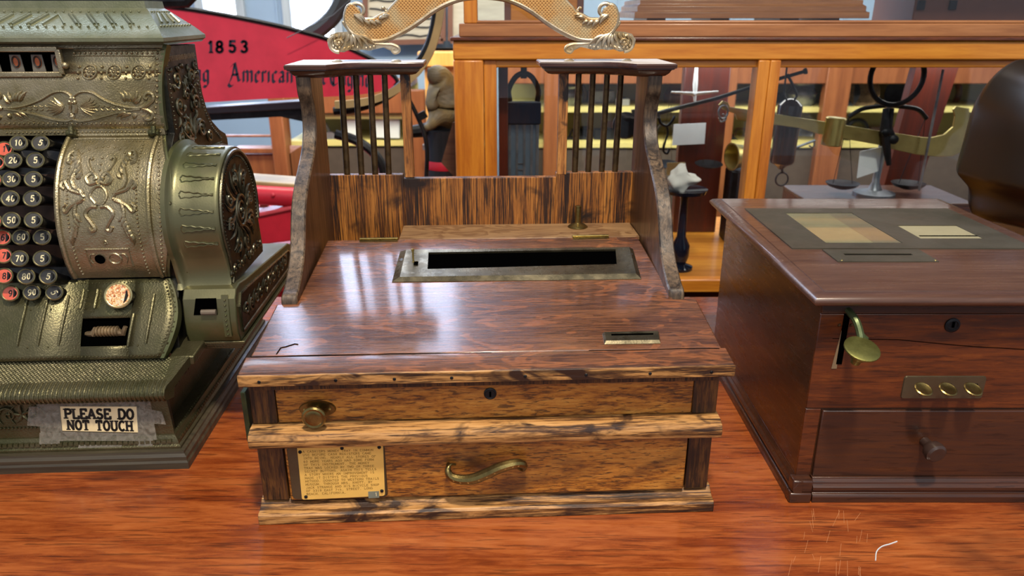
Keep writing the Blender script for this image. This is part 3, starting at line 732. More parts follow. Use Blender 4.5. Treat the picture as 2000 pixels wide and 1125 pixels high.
# ---------------------------------------------------------------- mahogany box on the right
BO = (.301, .675, 0); BF = Frame(BO, 0)
bx = thing('mahogany_till_box', 'dark mahogany till box with glazed top plate, levers and drawer, right of the oak tray', 'till box', BO, 0)
BW, BDp = .322, .375
def rings(mb, secs, x0, x1, y0, y1):
    mb.loft([[(x0+i, y0+i, z), (x1-i, y0+i, z), (x1-i, y1-i, z), (x0+i, y1-i, z)] for i, z in secs]); return mb
mould = [(0,0),(0,.007),(.0012,.0095),(.0035,.0105),(.0035,.0125),(.002,.0145),(.002,.018),(.005,.0205),(.0055,.0225),(.008,.0255),(.008,.027)]
MB().loft([[(.0245, i, z), (.0245, .03, z), (BW-i, .03, z), (BW-i, i, z)][::-1] for i, z in mould]).build('base_moulding', M['mahog_dark'], bx, smooth=25, bevel=.0005)
MB().loft([[(i, .0, z), (.0125, .0, z), (.0125, BDp, z), (i, BDp, z)] for i, z in mould]).build('base_moulding', M['mahog_dark'], bx, smooth=25, bevel=.0005)
MB().box(-.0008, -.0012, 0, .0232, .012, .0125).box(.0016, .0003, .0125, .0236, .0145, .0272).build('corner_block', M['mahog_dark'], bx, bevel=.0018)
MB().box(.0085, .014, .002, BW-.008, BDp-.01, .230).build('case_body', M['mahog_side'], bx, smooth=0, bevel=.0008)
MB().box(.0082, .0125, .024, .0240, .016, .1085).build('corner_stile', M['mahog'], bx, bevel=.0006)
MB().box(.0082, .0125, .1095, BW-.008, .016, .2165).build('front_panel', M['mahog'], bx, bevel=.0008)
dw = MB().box(.0255, .0105, .0265, BW-.026, .0165, .1075).build('drawer', M['mahog_dark'], bx, bevel=.0012)
MB().box(BW-.025, .0125, .024, BW-.008, .016, .1085).build('corner_stile', M['mahog'], bx, bevel=.0006)
MB().box(.0082, .0115, .2175, BW-.008, .017, .230).build('frieze', M['mahog_dark'], bx, bevel=.0008)  # darker wood also puts in the shadow under the lid edge
MB().tube([(.024,.0126,.1895),(.09,.0122,.1885),(.16,.0122,.1815),(.24,.0122,.1765),(.30,.0122,.1745)], .00035, 5).build('front_crack', M['void'], bx)
lidp = [(.006,.2300),(.000,.2305),(-.006,.2325),(-.0090,.2360),(-.0090,.2385),(-.0055,.2420),(-.0005,.2435),(.0030,.2440),(.0034,.2434),(.0042,.2434),(.0048,.2445),(.012,.2450)]
rings(MB(), [(i, z) for i, z in lidp], 0, BW, 0, BDp+.015).build('lid', M['mahog_top'], bx, smooth=50)
ZT = .2450
# plate with two windows
def plate(mb, x0, y0, x1, y1, holes, z0, z1):
    xs = sorted({x0, x1, *[h[0] for h in holes], *[h[2] for h in holes]}); ys = sorted({y0, y1, *[h[1] for h in holes], *[h[3] for h in holes]})
    for a, b in zip(xs, xs[1:]):
        for c, d in zip(ys, ys[1:]):
            if any(h[0] <= a and b <= h[2] and h[1] <= c and d <= h[3] for h in holes): continue
            mb.box(a, c, z0, b, d, z1)
    return mb
tp_ = plate(MB(), .020, .138, .299, .322, [(.067,.159,.157,.298),(.187,.177,.263,.236)], ZT, ZT+.0014).build('top_plate', metal('grey_green_plate','#5c574b','#4c4a3e',.42,.5,8,.1), bx, smooth=0)
pp = plain('aged_paper_roll', '#b9ac84', .6, var=.08, scale=25)
o = MB().box(.067, .159, ZT+.0001, .157, .298, ZT+.0004).build('paper_window', pp, tp_, smooth=0)
MB().box(.125, .1595, ZT+.0004, .1565, .298, ZT+.0006).build('paper_overlap', plain('aged_paper_roll_overlap', '#a4967a', .55, var=.08, scale=25), o, smooth=0)
MB().box(.067, .159, ZT+.0007, .157, .298, ZT+.0010).build('window_glass', M['glass'], tp_, smooth=0)
MB().box(.187, .177, ZT+.0001, .263, .236, ZT+.0003).build('paper_window', plain('pale_paper_roll', '#958d6e', .6, var=.06), tp_, smooth=0)
MB().box(.193, .189, ZT+.0003, .263, .1925, ZT+.0006).build('writing_bar', M['void'], tp_, smooth=0)
sl = plate(MB(), .053, .091, .163, .1345, [(.070,.113,.146,.1185)], ZT, ZT+.0012).build('slot_plate', tp_.data.materials[0], bx, smooth=0)
MB().box(.070, .113, ZT+.0001, .146, .1185, ZT+.0003).build('slot_opening', M['void'], sl, smooth=0)
mb = MB()
for x, y in ((.0585,.094),(.1605,.094)): mb.lathe([(.0012,0),(.0009,.0006),(0,.0007)], (x, y, ZT+.0012), (0,0,1), 8)
mb.build('screw', M['brass_b'], sl)
# keyhole
k = MB().lathe([(.0078,0),(.0076,.0014),(.0055,.0022),(.0048,.0012),(0,.0012)], (.1420, .0125, .2045), (0,-1,0), 22).build('keyhole_plate', M['iron'], bx)
MB().box(.1412, .0106, .2025, .1436, .0112, .2085).build('keyhole', M['void'], k)
# drawer knob
MB().lathe([(.0052,0),(.0052,.006),(.0065,.009),(.0100,.0125),(.0112,.017),(.0108,.0215),(.0085,.0235),(.0050,.0238),(.003,.0234),(0,.0236)], (BF.pl(1818,880,-.004).x, .0105, BF.pl(1818,876,-.004).z), (.12,-1,-.12), 26).build('knob', plain('dark_turned_wood', '#3a2a24', .32, var=.12), dw)
# slotted lever with disc
g = MB().box(.0315, .0118, .161, .0375, .0130, .2235).build('lever_slot', M['void'], bx, smooth=0)
MB().loft([[(.0275,.0118,.1560),(.0330,.0118,.1560),(.0315,.0118,.1985)],[(.0275,.0130,.1560),(.0330,.0130,.1560),(.0315,.0130,.1985)]]).build('slot_wear', plain('bare_pale_wood','#8f7a5c',.6), bx, smooth=0)
lv = MB(); lv.tube(catmull([(.0350,.013,.2205),(.0375,-.002,.2150),(.0395,-.010,.2050),(.0400,-.014,.1980),(.0420,-.020,.191)], 5), [.0046]*21, 8, flat=.8)
lv.box(.0405, -.016, .1880, .0455, -.006, .2035)
patina = metal('green_patina_brass', '#5f6b48', '#4a5636', .4, .6, 25, .2)
lv = lv.build('lever', patina, bx)
MB().lathe([(.0045,-.018),(.0050,-.013),(.0078,-.010),(.0080,-.006),(.0095,-.003),(.0150,-.0012),(.0168,0),(.0168,.0016),(.0150,.0024),(0,.0020)], BF.pl(1683, 683, -.028), (.05,-.38,1), 30).build('lever_button', metal('olive_brass_disc', '#74733f', '#636335', .38, .75, 25, .15), lv)
mb = MB()
for x in (.0285, .0405): mb.lathe([(.0018,0),(.0015,.0012),(0,.0016)], (x, .0125, .2045), (0,-1,0), 8)
mb.build('screw', M['brass_d'], lv)
# three finger levers on a plate
fpz = MB().loft([[(p[0], .0125, p[1]) for p in rrect(.1045, .1215, .1895, .1475, .003)], [(p[0], .0110, p[1]) for p in rrect(.1050, .1220, .1890, .1470, .0026)]]).build('lever_plate', M['bronze_pl'], bx)
for u in (.1235, .1510, .1780):
    f = MB().box(u-.004, .0106, .1345, u+.0035, .0114, .1390).build('finger_slot', M['void'], fpz, smooth=0)
    f = MB(); f.bar((u-.001, .012, .136), (u+.001, .000, .133), .004, .0015)
    f.lathe([(.0086,0),(.0090,.0006),(.0090,.0012),(.0078,.0018),(.0058,.0011),(0,.0010)], BF.pl({.1235:1803,.1510:1851,.1780:1900}[u], 761, -.0045), (.06,-.42,1), 22)
    f.build('finger_lever', M['brass'], fpz)

# ---------------------------------------------------------------- big dark hooded machine, far right
HY = 1.22
ho = thing('hooded_counter_scale', 'rounded dark brown enamelled machine hood at the right edge, behind the mahogany box', 'machine', (0, HY, 0))
out = [(2010,114),(1985,120),(1950,146),(1922,185),(1905,225),(1890,280),(1877,326),(1876,342),(1888,357),(1897,368),(1901,382),(1900,402),(1903,418),(1914,428),(1940,438),(1975,452),(2010,466)]
P = catmull([at(x, y, HY) for x, y in out], 4)
cx = P[0].x+.10
half = [(p.x, p.z) for p in P]
full = half+[(2*cx-a, b) for a, b in half[::-1]]
mz = sum(b for a, b in full)/len(full)
def shrink(k, dy): return [(cx+(a-cx)*k, dy, mz+(b-mz)*k) for a, b in full]
mb = MB(); mb.loft([shrink(.70,-.170), shrink(.76,-.166), shrink(.81,-.150), shrink(.85,-.12), shrink(1,.0), shrink(.99,.012), shrink(.94,.03), shrink(.86,.04)])
mb.build('hood', M['hood'], ho, smooth=50)
zb = min(b for a, b in full)
MB().lathe([(.09,0),(.09,.02),(.05,.05),(.04,.10),(.05,zb+.03)], (cx+.04, -.02, 0), (0,0,1), 24).build('pedestal', M['hood'], ho)

# ---------------------------------------------------------------- cash register
RO = (-.377, .739, 0); RD = 3
RF = Frame(RO, RD)
rg = thing('cash_register', 'ornate olive bronze cash register with round number keys, left of the oak tray', 'cash register', RO, RD)
UL = -.46; VB = .40
def rrings(secs, name, mat, **k):
    return rings(MB(), secs, UL, 0, 0, VB).build(name, mat, rg, **k)
rrings([(0,0),(0,.008),(.0015,.0105),(.0015,.0150),(.0045,.0180),(.0050,.0205),(.009,.0215)], 'wooden_plinth', M['plinth'], smooth=30)
rrings([(.0095,.0215),(.0095,.0245),(.0120,.0265),(.0125,.0300),(.0160,.0345),(.0165,.0365)], 'base_moulding', M['reg'], smooth=30)
MB().loft([[(UL+i, i, z), (-i, i, z), (-i-.006, i+.018, z), (-i-.018, i+.020, z), (-i-.018, VB-i, z), (UL+i, VB-i, z)] for i, z in ((.0175,.0360),(.0190,.060),(.0225,.088),(.0225,.095))]).build('drawer_base', M['reg'], rg, smooth=20)
def beads(mb, pts, r, n=None, step=None, sz=1):
    P = [Vector(p) for p in pts]; L = sum((b-a).length for a, b in zip(P, P[1:]))
    n = n or max(2, int(L/step)); 
    for p in resamp(P, n): mb.ball(p, r, 7, 4)
def scr(mb, c, r, turns, a0, w, sg, X, n=22, end=.12):
    P = []
    for i in range(n+1):
        t = i/n; a = a0+sg*turns*2*PI*t; q = r*(1-(1-end)*t**.85); P.append(X(c[0]+math.cos(a)*q, c[1]+math.sin(a)*q, 0))
    mb.tube(P, [w*(1-.3*i/n) for i in range(n+1)], 6); mb.ball(P[-1], w*1.5, 6, 4)
def lf(mb, a, b, w, X, bend=.1, n=6):
    dx, dy = b[0]-a[0], b[1]-a[1]
    P = [X(a[0]+dx*i/n-dy*bend*math.sin(PI*i/n), a[1]+dy*i/n+dx*bend*math.sin(PI*i/n), 0) for i in range(n+1)]
    mb.tube(P, [max(.0003, w*math.sin(PI*(i/n)**.7)**.8) for i in range(n+1)], 6)
def curve(mb, pts, w, X, n=5, taper=False):
    P = catmull([Vector((a, b, 0)) for a, b in pts], n); m_ = len(P)-1
    mb.tube([X(p.x, p.y, 0) for p in P], [w*(math.sin(PI*min(.98, .12+.8*i/m_)) if taper else 1) for i in range(m_+1)], 6)
# drawer base front ornament: relief band left of the card
mb = MB(); FX = lambda u, z, h=0: Vector((u, .0190-(.060-z)*.05-.001-h, z))
for z0 in (.050, .083): beads(mb, [FX(UL+.02, z0), FX(-.155, z0)], .0013, step=.0042)
u = -.17; 
while u > UL+.03:
    scr(mb, (u, .0665), .011, 1.3, 0, .0015, 1, FX); scr(mb, (u-.030, .0665), .011, 1.3, PI, .0015, -1, FX)
    for k in range(5): lf(mb, (u-.015, .0665), (u-.015+.013*math.cos(k*1.25+.3), .0665+.013*math.sin(k*1.25+.3)), .0019, FX)
    for dx in (.008, -.006, -.024, -.038): lf(mb, (u+dx, .054), (u+dx+.005, .079), .0012, FX, .3)
    u -= .060
mb.build('base_scroll_relief', M['reg'], rg)
mb = MB()
u = -.022
while u > UL+.01:
    c = Vector((u, .0118, .0305)); mb.obox(c, (.0022,0,0), (0,.0010,.0004), (0,.0003,.0016)); u -= .0062
mb.build('base_dentil', M['reg'], rg)
mb = MB()    # side dentil & beads (right side)
v = .02
while v < VB-.02:
    mb.obox((-.0125, v, .0300), (.0008,0,.0003), (0,.0022,0), (-.0003,0,.0016)); v += .0062
beads(mb, [(-.0195, .03, .0365), (-.0195, VB-.03, .0365)], .0013, step=.0046)
mb.build('side_dentil', M['reg'], rg)
mb = MB().box(-.0415, .045, .036, -.0385, VB-.02, .118)
SX = lambda v, z, h=0: Vector((-.0385+h, v, z))
v = .055
while v < VB-.05:
    scr(mb, (v, .070), .014, 1.3, 0, .0018, 1, SX); lf(mb, (v+.012, .055), (v+.022, .085), .0018, SX, .2); v += .034
mb.build('side_relief', plain('shade_black_relief','#0c0b09',.45), rg)  # near black colour stands for the shade of this recessed flank
# keyboard lip: ribbed roll and lattice deck
LPf = [(.014,.0875),(.004,.0885),(-.0005,.0925),(-.0015,.0975),(.0015,.1025),(.0070,.1060),(.0150,.1090)]
DK = [(.0150,.1090),(.0440,.1235)]
def lipu(v): return -.0125+max(0, v-.004)*.40
mb = MB()
LPb = LPf+[DK[1], (.044,.113), (.016,.0985)]
mb.loft([[(UL, v, z) for v, z in LPb], [(lipu(v), v, z) for v, z in LPb]])
mb.build('keyboard_ledge', M['reg'], rg, smooth=50)
mb = MB(); u = -.0155
while u > -.28:
    q = catmull([Vector((u, v, z)) for v, z in LPf], 2); mb.tube(q, .0013, 6); u -= .0050
mb.build('ribbed_roll', M['reg'], rg)
mb = MB()
d = Vector((0, DK[1][0]-DK[0][0], DK[1][1]-DK[0][1])); dn = Vector((0, -d.z, d.y)).normalized()
nr = 8
for j in range(nr):
    for i in range(62):
        for o_ in (0, 1):
            t = (j+.5*o_+.25)/nr; u = -.018-i*.0044-.0022*o_
            if u > lipu(DK[0][0]+d.y*t)-.004: continue
            c = Vector((u, DK[0][0], DK[0][1]))+d*t
            a = Vector((.0019,0,0)); b = d.normalized()*.0021
            mb.add([c+a, c+b, c-a, c-b, c+dn*.0011], [(0,1,4),(1,2,4),(2,3,4),(3,0,4)])
    # extend up the right flare
mb.build('lattice_deck', M['reg'], rg, smooth=0)
# shoulder bracket under the drum
MB().loft([[(-.02,.044,.110),(.008,.044,.113),(.008,.044,.1235),(-.02,.044,.1235)],[(-.02,.075,.117),(.012,.075,.120),(.012,.075,.131),(-.02,.075,.131)],[(-.02,.33,.117),(.012,.33,.120),(.012,.33,.131),(-.02,.33,.131)]]).build('shoulder_rail', M['reg'], rg, bevel=.0015)
# generic surface from a side profile
def profsurf(pts, n=40):
    P = resamp([Vector((0, a, b)) for a, b in [(q.x, q.y) for q in catmull([Vector((a, b, 0)) for a, b in pts], 8)]], n)
    def at_(t):
        f = max(0, min(1, t))*(n-1); i = min(n-2, int(f)); p = P[i].lerp(P[i+1], f-i)
        a = P[max(0, i-1)]; b = P[min(n-1, i+2)]; d = (b-a).normalized()
        return p, Vector((0, -d.z, d.y))
    def fn(u, t, h=0):
        p, nn = at_(t); return Vector((u, p.y, p.z))+nn*h
    fn.L = sum((b-a).length for a, b in zip(P, P[1:]))
    return fn
lowS = profsurf([(.036,.126),(.040,.136),(.050,.156),(.066,.178),(.082,.194),(.0885,.205)])
covS = profsurf([(.0885,.207),(.081,.222),(.0765,.245),(.0775,.278),(.090,.316),(.112,.345),(.142,.366)])
topS = profsurf([(.1405,.370),(.1385,.39),(.1400,.42),(.1430,.440),(.1500,.466)])
def sheet(fn, u0f, u1f, n, th, name, mat, hole=None, back=.003):
    """thin curved casting between u0(t) and u1(t)"""
    mb = MB(); R_ = []
    for i in range(n+1):
        t = i/n; a = u0f(t) if callable(u0f) else u0f; b = u1f(t) if callable(u1f) else u1f
        R_.append([fn(a, t, -th), fn(a, t, 0), fn(b, t, 0), fn(b, t, -th)])
    mb.loft(R_)
    return mb.build(name, mat, rg, smooth=40)
def loledge(t): return -.0245+.014*math.sin(PI*t)
def coedge(t): return -.0240+.020*math.sin(PI*t)**1.2
def toedge(t): return -.021+.012*t**2.2
CU0, CU1 = -.130, -.030     # cover
# core of the body
core = [(.05,.10),(.05,.128),(.096,.196),(.108,.215),(.104,.28),(.12,.325),(.152,.366),(.152,.462),(.255,.462),(.254,.408),(.275,.363),(.330,.336),(.332,.10)]
MB().prism(core, 'x', UL, -.0245).build('body_core', M['black'], rg, smooth=0)  # solid filler added to block light behind the panels
# lower panel with a counter window : u -.115..-.062 , t .13...55
WU0, WU1, WT0, WT1 = -.116, -.062, .16, .50
mb = MB()
def quadgrid(fn, ua, ub, ta, tb, nu, nt, th=.003):
    m_ = mb; vs = []
    for j in range(nt+1):
        t = ta+(tb-ta)*j/nt
        for i in range(nu+1):
            A = ua(t) if callable(ua) else ua; B = ub(t) if callable(ub) else ub
            vs.append(fn(A+(B-A)*i/nu, t, 0))
    m_.add(vs, [(j*(nu+1)+i, j*(nu+1)+i+1, (j+1)*(nu+1)+i+1, (j+1)*(nu+1)+i) for j in range(nt) for i in range(nu)])
quadgrid(lowS, UL, WU0, 0, 1, 6, 16); quadgrid(lowS, WU1, loledge, 0, 1, 4, 16)
quadgrid(lowS, WU0, WU1, 0, WT0, 2, 4); quadgrid(lowS, WU0, WU1, WT1, 1, 2, 8)
lp = mb.build('lower_panel', M['reg'], rg, smooth=60)
sm = lp.modifiers.new('s', 'SOLIDIFY'); sm.thickness = .002; sm.offset = -1
# window box behind and drum counters
mb = MB()
def inbox(fn, u0, u1, t0, t1, dep):
    a, b, c, d = fn(u0, t0), fn(u1, t0), fn(u1, t1), fn(u0, t1); 
    n0 = (fn(u0, (t0+t1)/2, 1)-fn(u0, (t0+t1)/2, 0))*-dep
    mb.add([a, b, c, d, a+n0, b+n0, c+n0, d+n0], [(4,5,6,7),(0,1,5,4),(1,2,6,5),(2,3,7,6),(3,0,4,7)])
inbox(lowS, WU0, WU1, WT0, WT1, .0035)
MB_ = mb.build('counter_window', M['void'], lp, smooth=0)
mb = MB(); c0 = lowS(0, .34, -.002)
for i in range(7): 
    u = -.100+.0036*i; mb.lathe([(.0055,0),(.0062,.0005),(.0062,.0022),(.0050,.0026),(.0050,.0034)], (u, c0.y+.002, c0.z-.001), (1,0,0), 14)
mb.tube([(-.113, c0.y+.003, c0.z-.004), (-.104, c0.y, c0.z-.003), (-.100, c0.y+.001, c0.z+.004)], [.003,.004,.0028], 8)
mb.tube([(-.076, c0.y+.002, c0.z-.002), (-.070, c0.y, c0.z-.003), (-.0665, c0.y+.001, c0.z+.005)], [.0048,.0036,.0025], 8)
mb.build('counter_wheels', metal('worn_counter_brass', '#8f7a5a', '#6a5a44', .5, .6, 60, .3), lp)
mb = MB(); B1 = lambda u, t, h=0: lowS(u, t, .0002)
beads(mb, [lowS(UL+.01, .035), lowS(loledge(.03)-.006, .035)], .0012, step=.0042)
beads(mb, [lowS(loledge(t)-.0055, t) for t in (.06,.3,.5,.7,.93)], .0012, step=.0042)
beads(mb, [lowS(CU0-.01, .955), lowS(-.03, .955)], .0009, step=.0038)
for i, u in enumerate((-.0425, -.062, -.108, -.124, -.140, -.163, -.186)):
    tb, tt = (.18, .80) if u in (-.0425, -.140, -.163, -.186) else (.62, .88)
    if u in (-.062,): tb, tt = .15, .55
    mb.tube([lowS(u+.004*math.sin(PI*(t-.2)), t, .0004) for t in [tb+(tt-tb)*k/8 for k in range(9)]], [.0014]+[.0019]*7+[.0014], 7)
for u in (-.052, -.152, -.175): beads(mb, [lowS(u, .16), lowS(u-.001, .62)], .0013, n=6)
beads(mb, [lowS(-.1155, .62), lowS(-.1155, .86)], .0013, n=4)
mb.build('lower_relief', M['reg'], lp)
# face right strip and cover
s_ = sheet(covS, CU1+.001, coedge, 30, .004, 'face_strip', M['reg_face'])
mb = MB(); beads(mb, [covS(.5*(CU1+coedge(t))+.000, t, .0004) for t in [i/20 for i in range(1, 20)]], .0015, step=.0050); mb.build('strip_beads', M['reg_face'], s_)
s_ = sheet(covS, lambda t: coedge(t)-.002, lambda t: coedge(t)+.0022, 30, .012, 'edge_rim', M['reg_green'])
sheet(lowS, lambda t: loledge(t)-.002, lambda t: loledge(t)+.0022, 20, .012, 'edge_rim', M['reg_green'])
cv = sheet(covS, CU0, CU1, 36, .010, 'key_cover_door', M['reg_face'])
for o_, hh in ((0, .003),):
    mb = MB()
    def CX(a, b, h=0): return covS(CU0+(CU1-CU0)*a, b, .0003+h)
    # raised rim
    for pts in ([(.0,.01),(.0,.99)], [(1,.01),(1,.99)], [(0,.99),(1,.99)]):
        mb.tube([CX(pts[0][0]+(pts[1][0]-pts[0][0])*i/16, pts[0][1]+(pts[1][1]-pts[0][1])*i/16) for i in range(17)], .0032, 8, flat=1)
    mb.build('door_rim', M['reg_face'], cv)
    mb = MB()
    beads(mb, [CX(.11, .04+.86*i/20) for i in range(21)], .0014, step=.0044)
    beads(mb, [CX(.87, .04+.86*i/20) for i in range(21)], .0014, step=.0044)
    beads(mb, [CX(.12, .935), CX(.86, .935)], .0012, step=.0038)
    mb.tube([CX(.06, .955-0*i) if i == 0 else CX(.06+.86*i/8, .955) for i in range(9)], .0010, 5)
    YC = .55
    # central cartouche
    curve(mb, [(.42,YC-.05),(.36,YC),(.42,YC+.05),(.50,YC+.05),(.55,YC),(.50,YC-.05),(.42,YC-.05)], .0016, CX)
    for sg in (1, -1):
        X = lambda a, b, h=0, sg=sg: CX(.455+sg*(a), b)
        A = .0023
        Xs = lambda a, b, h=0, sg=sg: CX(.455+sg*a, YC+b)
        curve(mb, [(.16,-.01),(.21,.03),(.27,.05),(.30,.10),(.27,.16),(.25,.22),(.30,.29),(.36,.28),(.37,.22),(.33,.205)], A, Xs)
        scr(mb, (.34,.245), .05, 1.1, PI/2, A*.8, -sg, lambda a, b, h=0: CX(.455+sg*a, YC+b*.62+.09))
        curve(mb, [(.16,.01),(.24,.02),(.32,.04),(.38,.09),(.41,.06),(.37,.04)], A, Xs)
        curve(mb, [(.16,-.02),(.24,-.04),(.27,-.10),(.26,-.17),(.30,-.25)], A, Xs)
        curve(mb, [(.18,-.03),(.30,-.06),(.37,-.10),(.40,-.07),(.36,-.05)], A, Xs)
        curve(mb, [(.02,.08),(.10,.07),(.14,.11),(.08,.14),(.03,.11),(.06,.10)], A, Xs)
        curve(mb, [(.02,-.07),(.09,-.07),(.15,-.11),(.10,-.16),(.06,-.20),(.10,-.215),(.13,-.19)], A, Xs)
        curve(mb, [(.05,.13),(.11,.17),(.15,.23),(.12,.245),(.10,.23)], A*.8, Xs)
        for k in range(6):
            lf(mb, (.25+.012*k, .10+.03*k), (.20+.02*k, .17+.03*k), .0030, Xs, .15)
            lf(mb, (.26+.010*k, -.10-.025*k), (.20+.028*k, -.16-.03*k), .0030, Xs, .15)
        for k in range(4): mb.ball(Xs(.03+.07*k, .335-.012*k*k/2), .0015, 7, 4)
    for b in (.20, .16, .245): mb.ball(CX(.455, YC+b), .0016, 7, 4)
    # lock panel at the bottom
    for q in ([(.24,.10),(.24,.22),(.72,.22),(.72,.10)],): mb.tube([CX(a, b) for a, b in q], .0013, 6)
    scr(mb, (0, 0), .0032, 1, 0, .0009, 1, lambda a, b, h=0: CX(.47+a*9, .255+b*8))
    for c in ((.54,.155),): mb.tube([CX(c[0]+.07*math.cos(a), c[1]+.035*math.sin(a)) for a in [2*PI*i/16 for i in range(16)]], .0013, 6, closed=True)
    curve(mb, [(.28,.125),(.26,.155),(.28,.185),(.33,.185)], .0009, CX); curve(mb, [(.66,.125),(.68,.155),(.66,.185),(.60,.185)], .0009, CX)
    mb.build('door_relief', M['reg_face'], cv)
    mb = MB(); p = CX(.375, .155); q = CX(.375, .155, .0012)-p
    mb.lathe([(.0058,.0008),(.0056,.0014),(0,.0014)], p, q, 16)
    mb.build('lock_hole', M['void'], cv)
# hinge lugs at the door top
for u in (-.126, -.033):
    p = covS(u, .985, .004); mb = MB().tube([p+Vector((-.006,0,0)), p+Vector((-.002,0,0)), p+Vector((.002,0,0)), p+Vector((.006,0,0))], [.0042,.0050,.0038,.0046], 10)
    mb.tube([p+Vector((.001,-.004,.0)), p+Vector((.001,-.002,.008))], .003, 8); mb.build('hinge_lug', M['reg'], cv)
# band between door and top panel with bead row
mb = MB().loft([[(UL,.139,.3655),(UL,.139,.3725),(UL,.16,.3725),(UL,.16,.3655)],[(-.0215,.139,.3655),(-.0215,.139,.3725),(-.0215,.16,.3725),(-.0215,.16,.3655)]])
beads(mb, [(-.20,.1388,.3690), (-.026,.1388,.3690)], .0013, step=.0043)
mb.build('bead_band', M['reg_face'], rg)
# keyboard bed
mb = MB().grid(lambda a, b: covS(UL+(CU0-UL)*a, b, -.020), 2, 24); mb.build('key_bed', M['grime'], rg, smooth=60)
mb = MB()
for t in [i/22 for i in range(2, 21)]: mb.bar(covS(CU0-.002, t, -.018), covS(CU0-.002, t, -.006), .002, .0035, (1,0,0))
mb.tube([covS(CU0-.0035, i/20, -.008) for i in range(21)], .0020, 6); mb.build('key_comb', M['iron'], rg)
# keys
colA = [(79,279,'5'),(69,313,'5'),(65,350,'5'),(63,388,'5'),(65,430,'5'),(82,463,'5'),(82,505,'5'),(94,540,'5'),(106,571,'5')]
colB = [(36,279,'10'),(25,313,'20'),(22,350,'30'),(20,388,'40'),(22,430,'50'),(41,463,'60'),(38,505,'70'),(51,540,'80'),(62,571,'90')]
colC = [(8,291,'1'),(-8,318,'2'),(-14,352,'3'),(-18,390,'4'),(-14,432,'5'),(5,464,'6'),(7,499,'7'),(8,539,'8'),(20,573,'9')]
for col_, uu, red in ((colA, -.148, 0), (colB, -.172, 0), (colC, -.197, 1)):
    for i, (x, y, t) in enumerate(col_):
        p = RF.sd(x, y, uu)
        nrm = Vector((.20, -.86, .44+.02*abs(4-i)*(1 if i < 4 else .3))).normalized()
        if t == '5' and False: pass
        back = Vector((.18, .80, -.42 if i > 3 else -.30)).normalized()
        r = .0094
        mb = MB().lathe([(r*.80,-.003),(r*.98,-.0022),(r,-.0008),(r,.0002),(r*.90,.0008),(r*.82,.0004),(r*.82,-.0006),(0,-.0006)], p, nrm, 22)
        k = mb.build('number_key', M['keyrim'], rg)
        MB().lathe([(r*.62,-.001),(r*.80,-.006),(r*.62,-.016),(r*.5,-.030)], p, -back, 14).build('key_stem', M['black'], k)
        MB().lathe([(r*.83,-.0012),(r*.82,.0001),(0,.0003)], p, nrm, 20).build('key_face', M['keyred'] if red else M['keyblack'], k)
        ex = Vector((0,0,1)).cross(nrm).normalized()*-1; ex = Vector((1,0,0)) if abs(ex.x) < .1 else (ex if ex.x > 0 else -ex)
        ey = nrm.cross(ex); ey = ey if ey.z > 0 else -ey
        tk = 1.0; sc_ = .00108; wd = twidth(t, tk)
        ang = 0.0
        if uu == -.148: ang = (.25,0,0,0,0,-.1,0,.15,1.15)[i]
        ex2 = ex*math.cos(ang)+ey*math.sin(ang)*-1; ey2 = ex*math.sin(ang)+ey*math.cos(ang)
        mb = MB(); write(mb, t, lambda a, b, h: p+nrm*(.0005+h)+ex2*((a-wd/2)*sc_*.95)+ey2*((b-3)*sc_), 1.05, 0, 1, tk, .12, .0001)
        mb.build('key_numeral', M['ink'] if red else M['cream'], k, smooth=0)
# round dial knob
p = RF.sd(231, 577, -.0725); nrm = Vector((.16,-.88,.45)).normalized()
dn_ = MB().lathe([(.0145,-.004),(.0150,-.001),(.0150,.0006),(.0138,.0014),(.0128,.0008),(0,.0008)], p, nrm, 32).build('dial_knob', metal('pale_brass_rim','#c2b888','#a29a6a',.3,.8), rg)
q = lowS(-.075, .80)
MB().tube([p-nrm*.003, p+Vector((.003,.010,-.006)), p+Vector((.006,.024,-.014))], [.0120,.0100,.0090], 16).build('knob_stem', M['black'], dn_)
nt = NT('mottled_rusty_dial'); cc = nt.coords()
rm_ = nt.ramp(nt.noise(cc, 260, 5, .6, 1.5), [(.36,'#8a3a1c'),(.44,'#c07a3a'),(.52,'#d9b77a'),(.60,'#dcd2b8'),(.68,'#b86a3a')])
MB().lathe([(.0128,.0),(.0126,.0014),(0,.0018)], p, nrm, 28).build('dial_face', nt.fin(rm_, .3), dn_)
# top panel with indicator window
TW = RF.pl(137, 100, .143); TWL = RF.pl(118, 150, .143)
WX1 = RF.pl(119, 120, .143).x; WZ1 = RF.pl(100, 96, .143).z; WZ0 = RF.pl(100, 145, .143).z
mb = MB()
tt0 = (WZ0-.370)/.096; tt1 = (WZ1-.370)/.096
WX0 = -.42
quadgrid(topS, UL, toedge, 0, tt0, 6, 8); quadgrid(topS, UL, toedge, tt1, 1, 6, 3); quadgrid(topS, WX1, toedge, tt0, tt1, 4, 6); quadgrid(topS, UL, WX0, tt0, tt1, 2, 4)
tpn = mb.build('top_panel', M['reg_face'], rg, smooth=60)
sm = tpn.modifiers.new('s', 'SOLIDIFY'); sm.thickness = .002; sm.offset = -1
mb = MB(); 
for a, b in (((WX0,WZ0),(WX1,WZ0)), ((WX1,WZ0),(WX1,WZ1)), ((WX1,WZ1),(WX0,WZ1))):
    mb.bar((a[0], .1415, a[1]), (b[0], .1415, b[1]), .006, .006, (0,1,0))
mb.ball((WX1+.005, .1405, (WZ0+WZ1)/2-.004), .004, 10, 6)
mb.build('indicator_frame', M['reg_face'], tpn, bevel=.001)
mb = MB().box(WX0, .150, WZ0-.01, WX1+.002, .1505, WZ1+.01); mb.build('indicator_recess', M['void'], tpn, smooth=0)
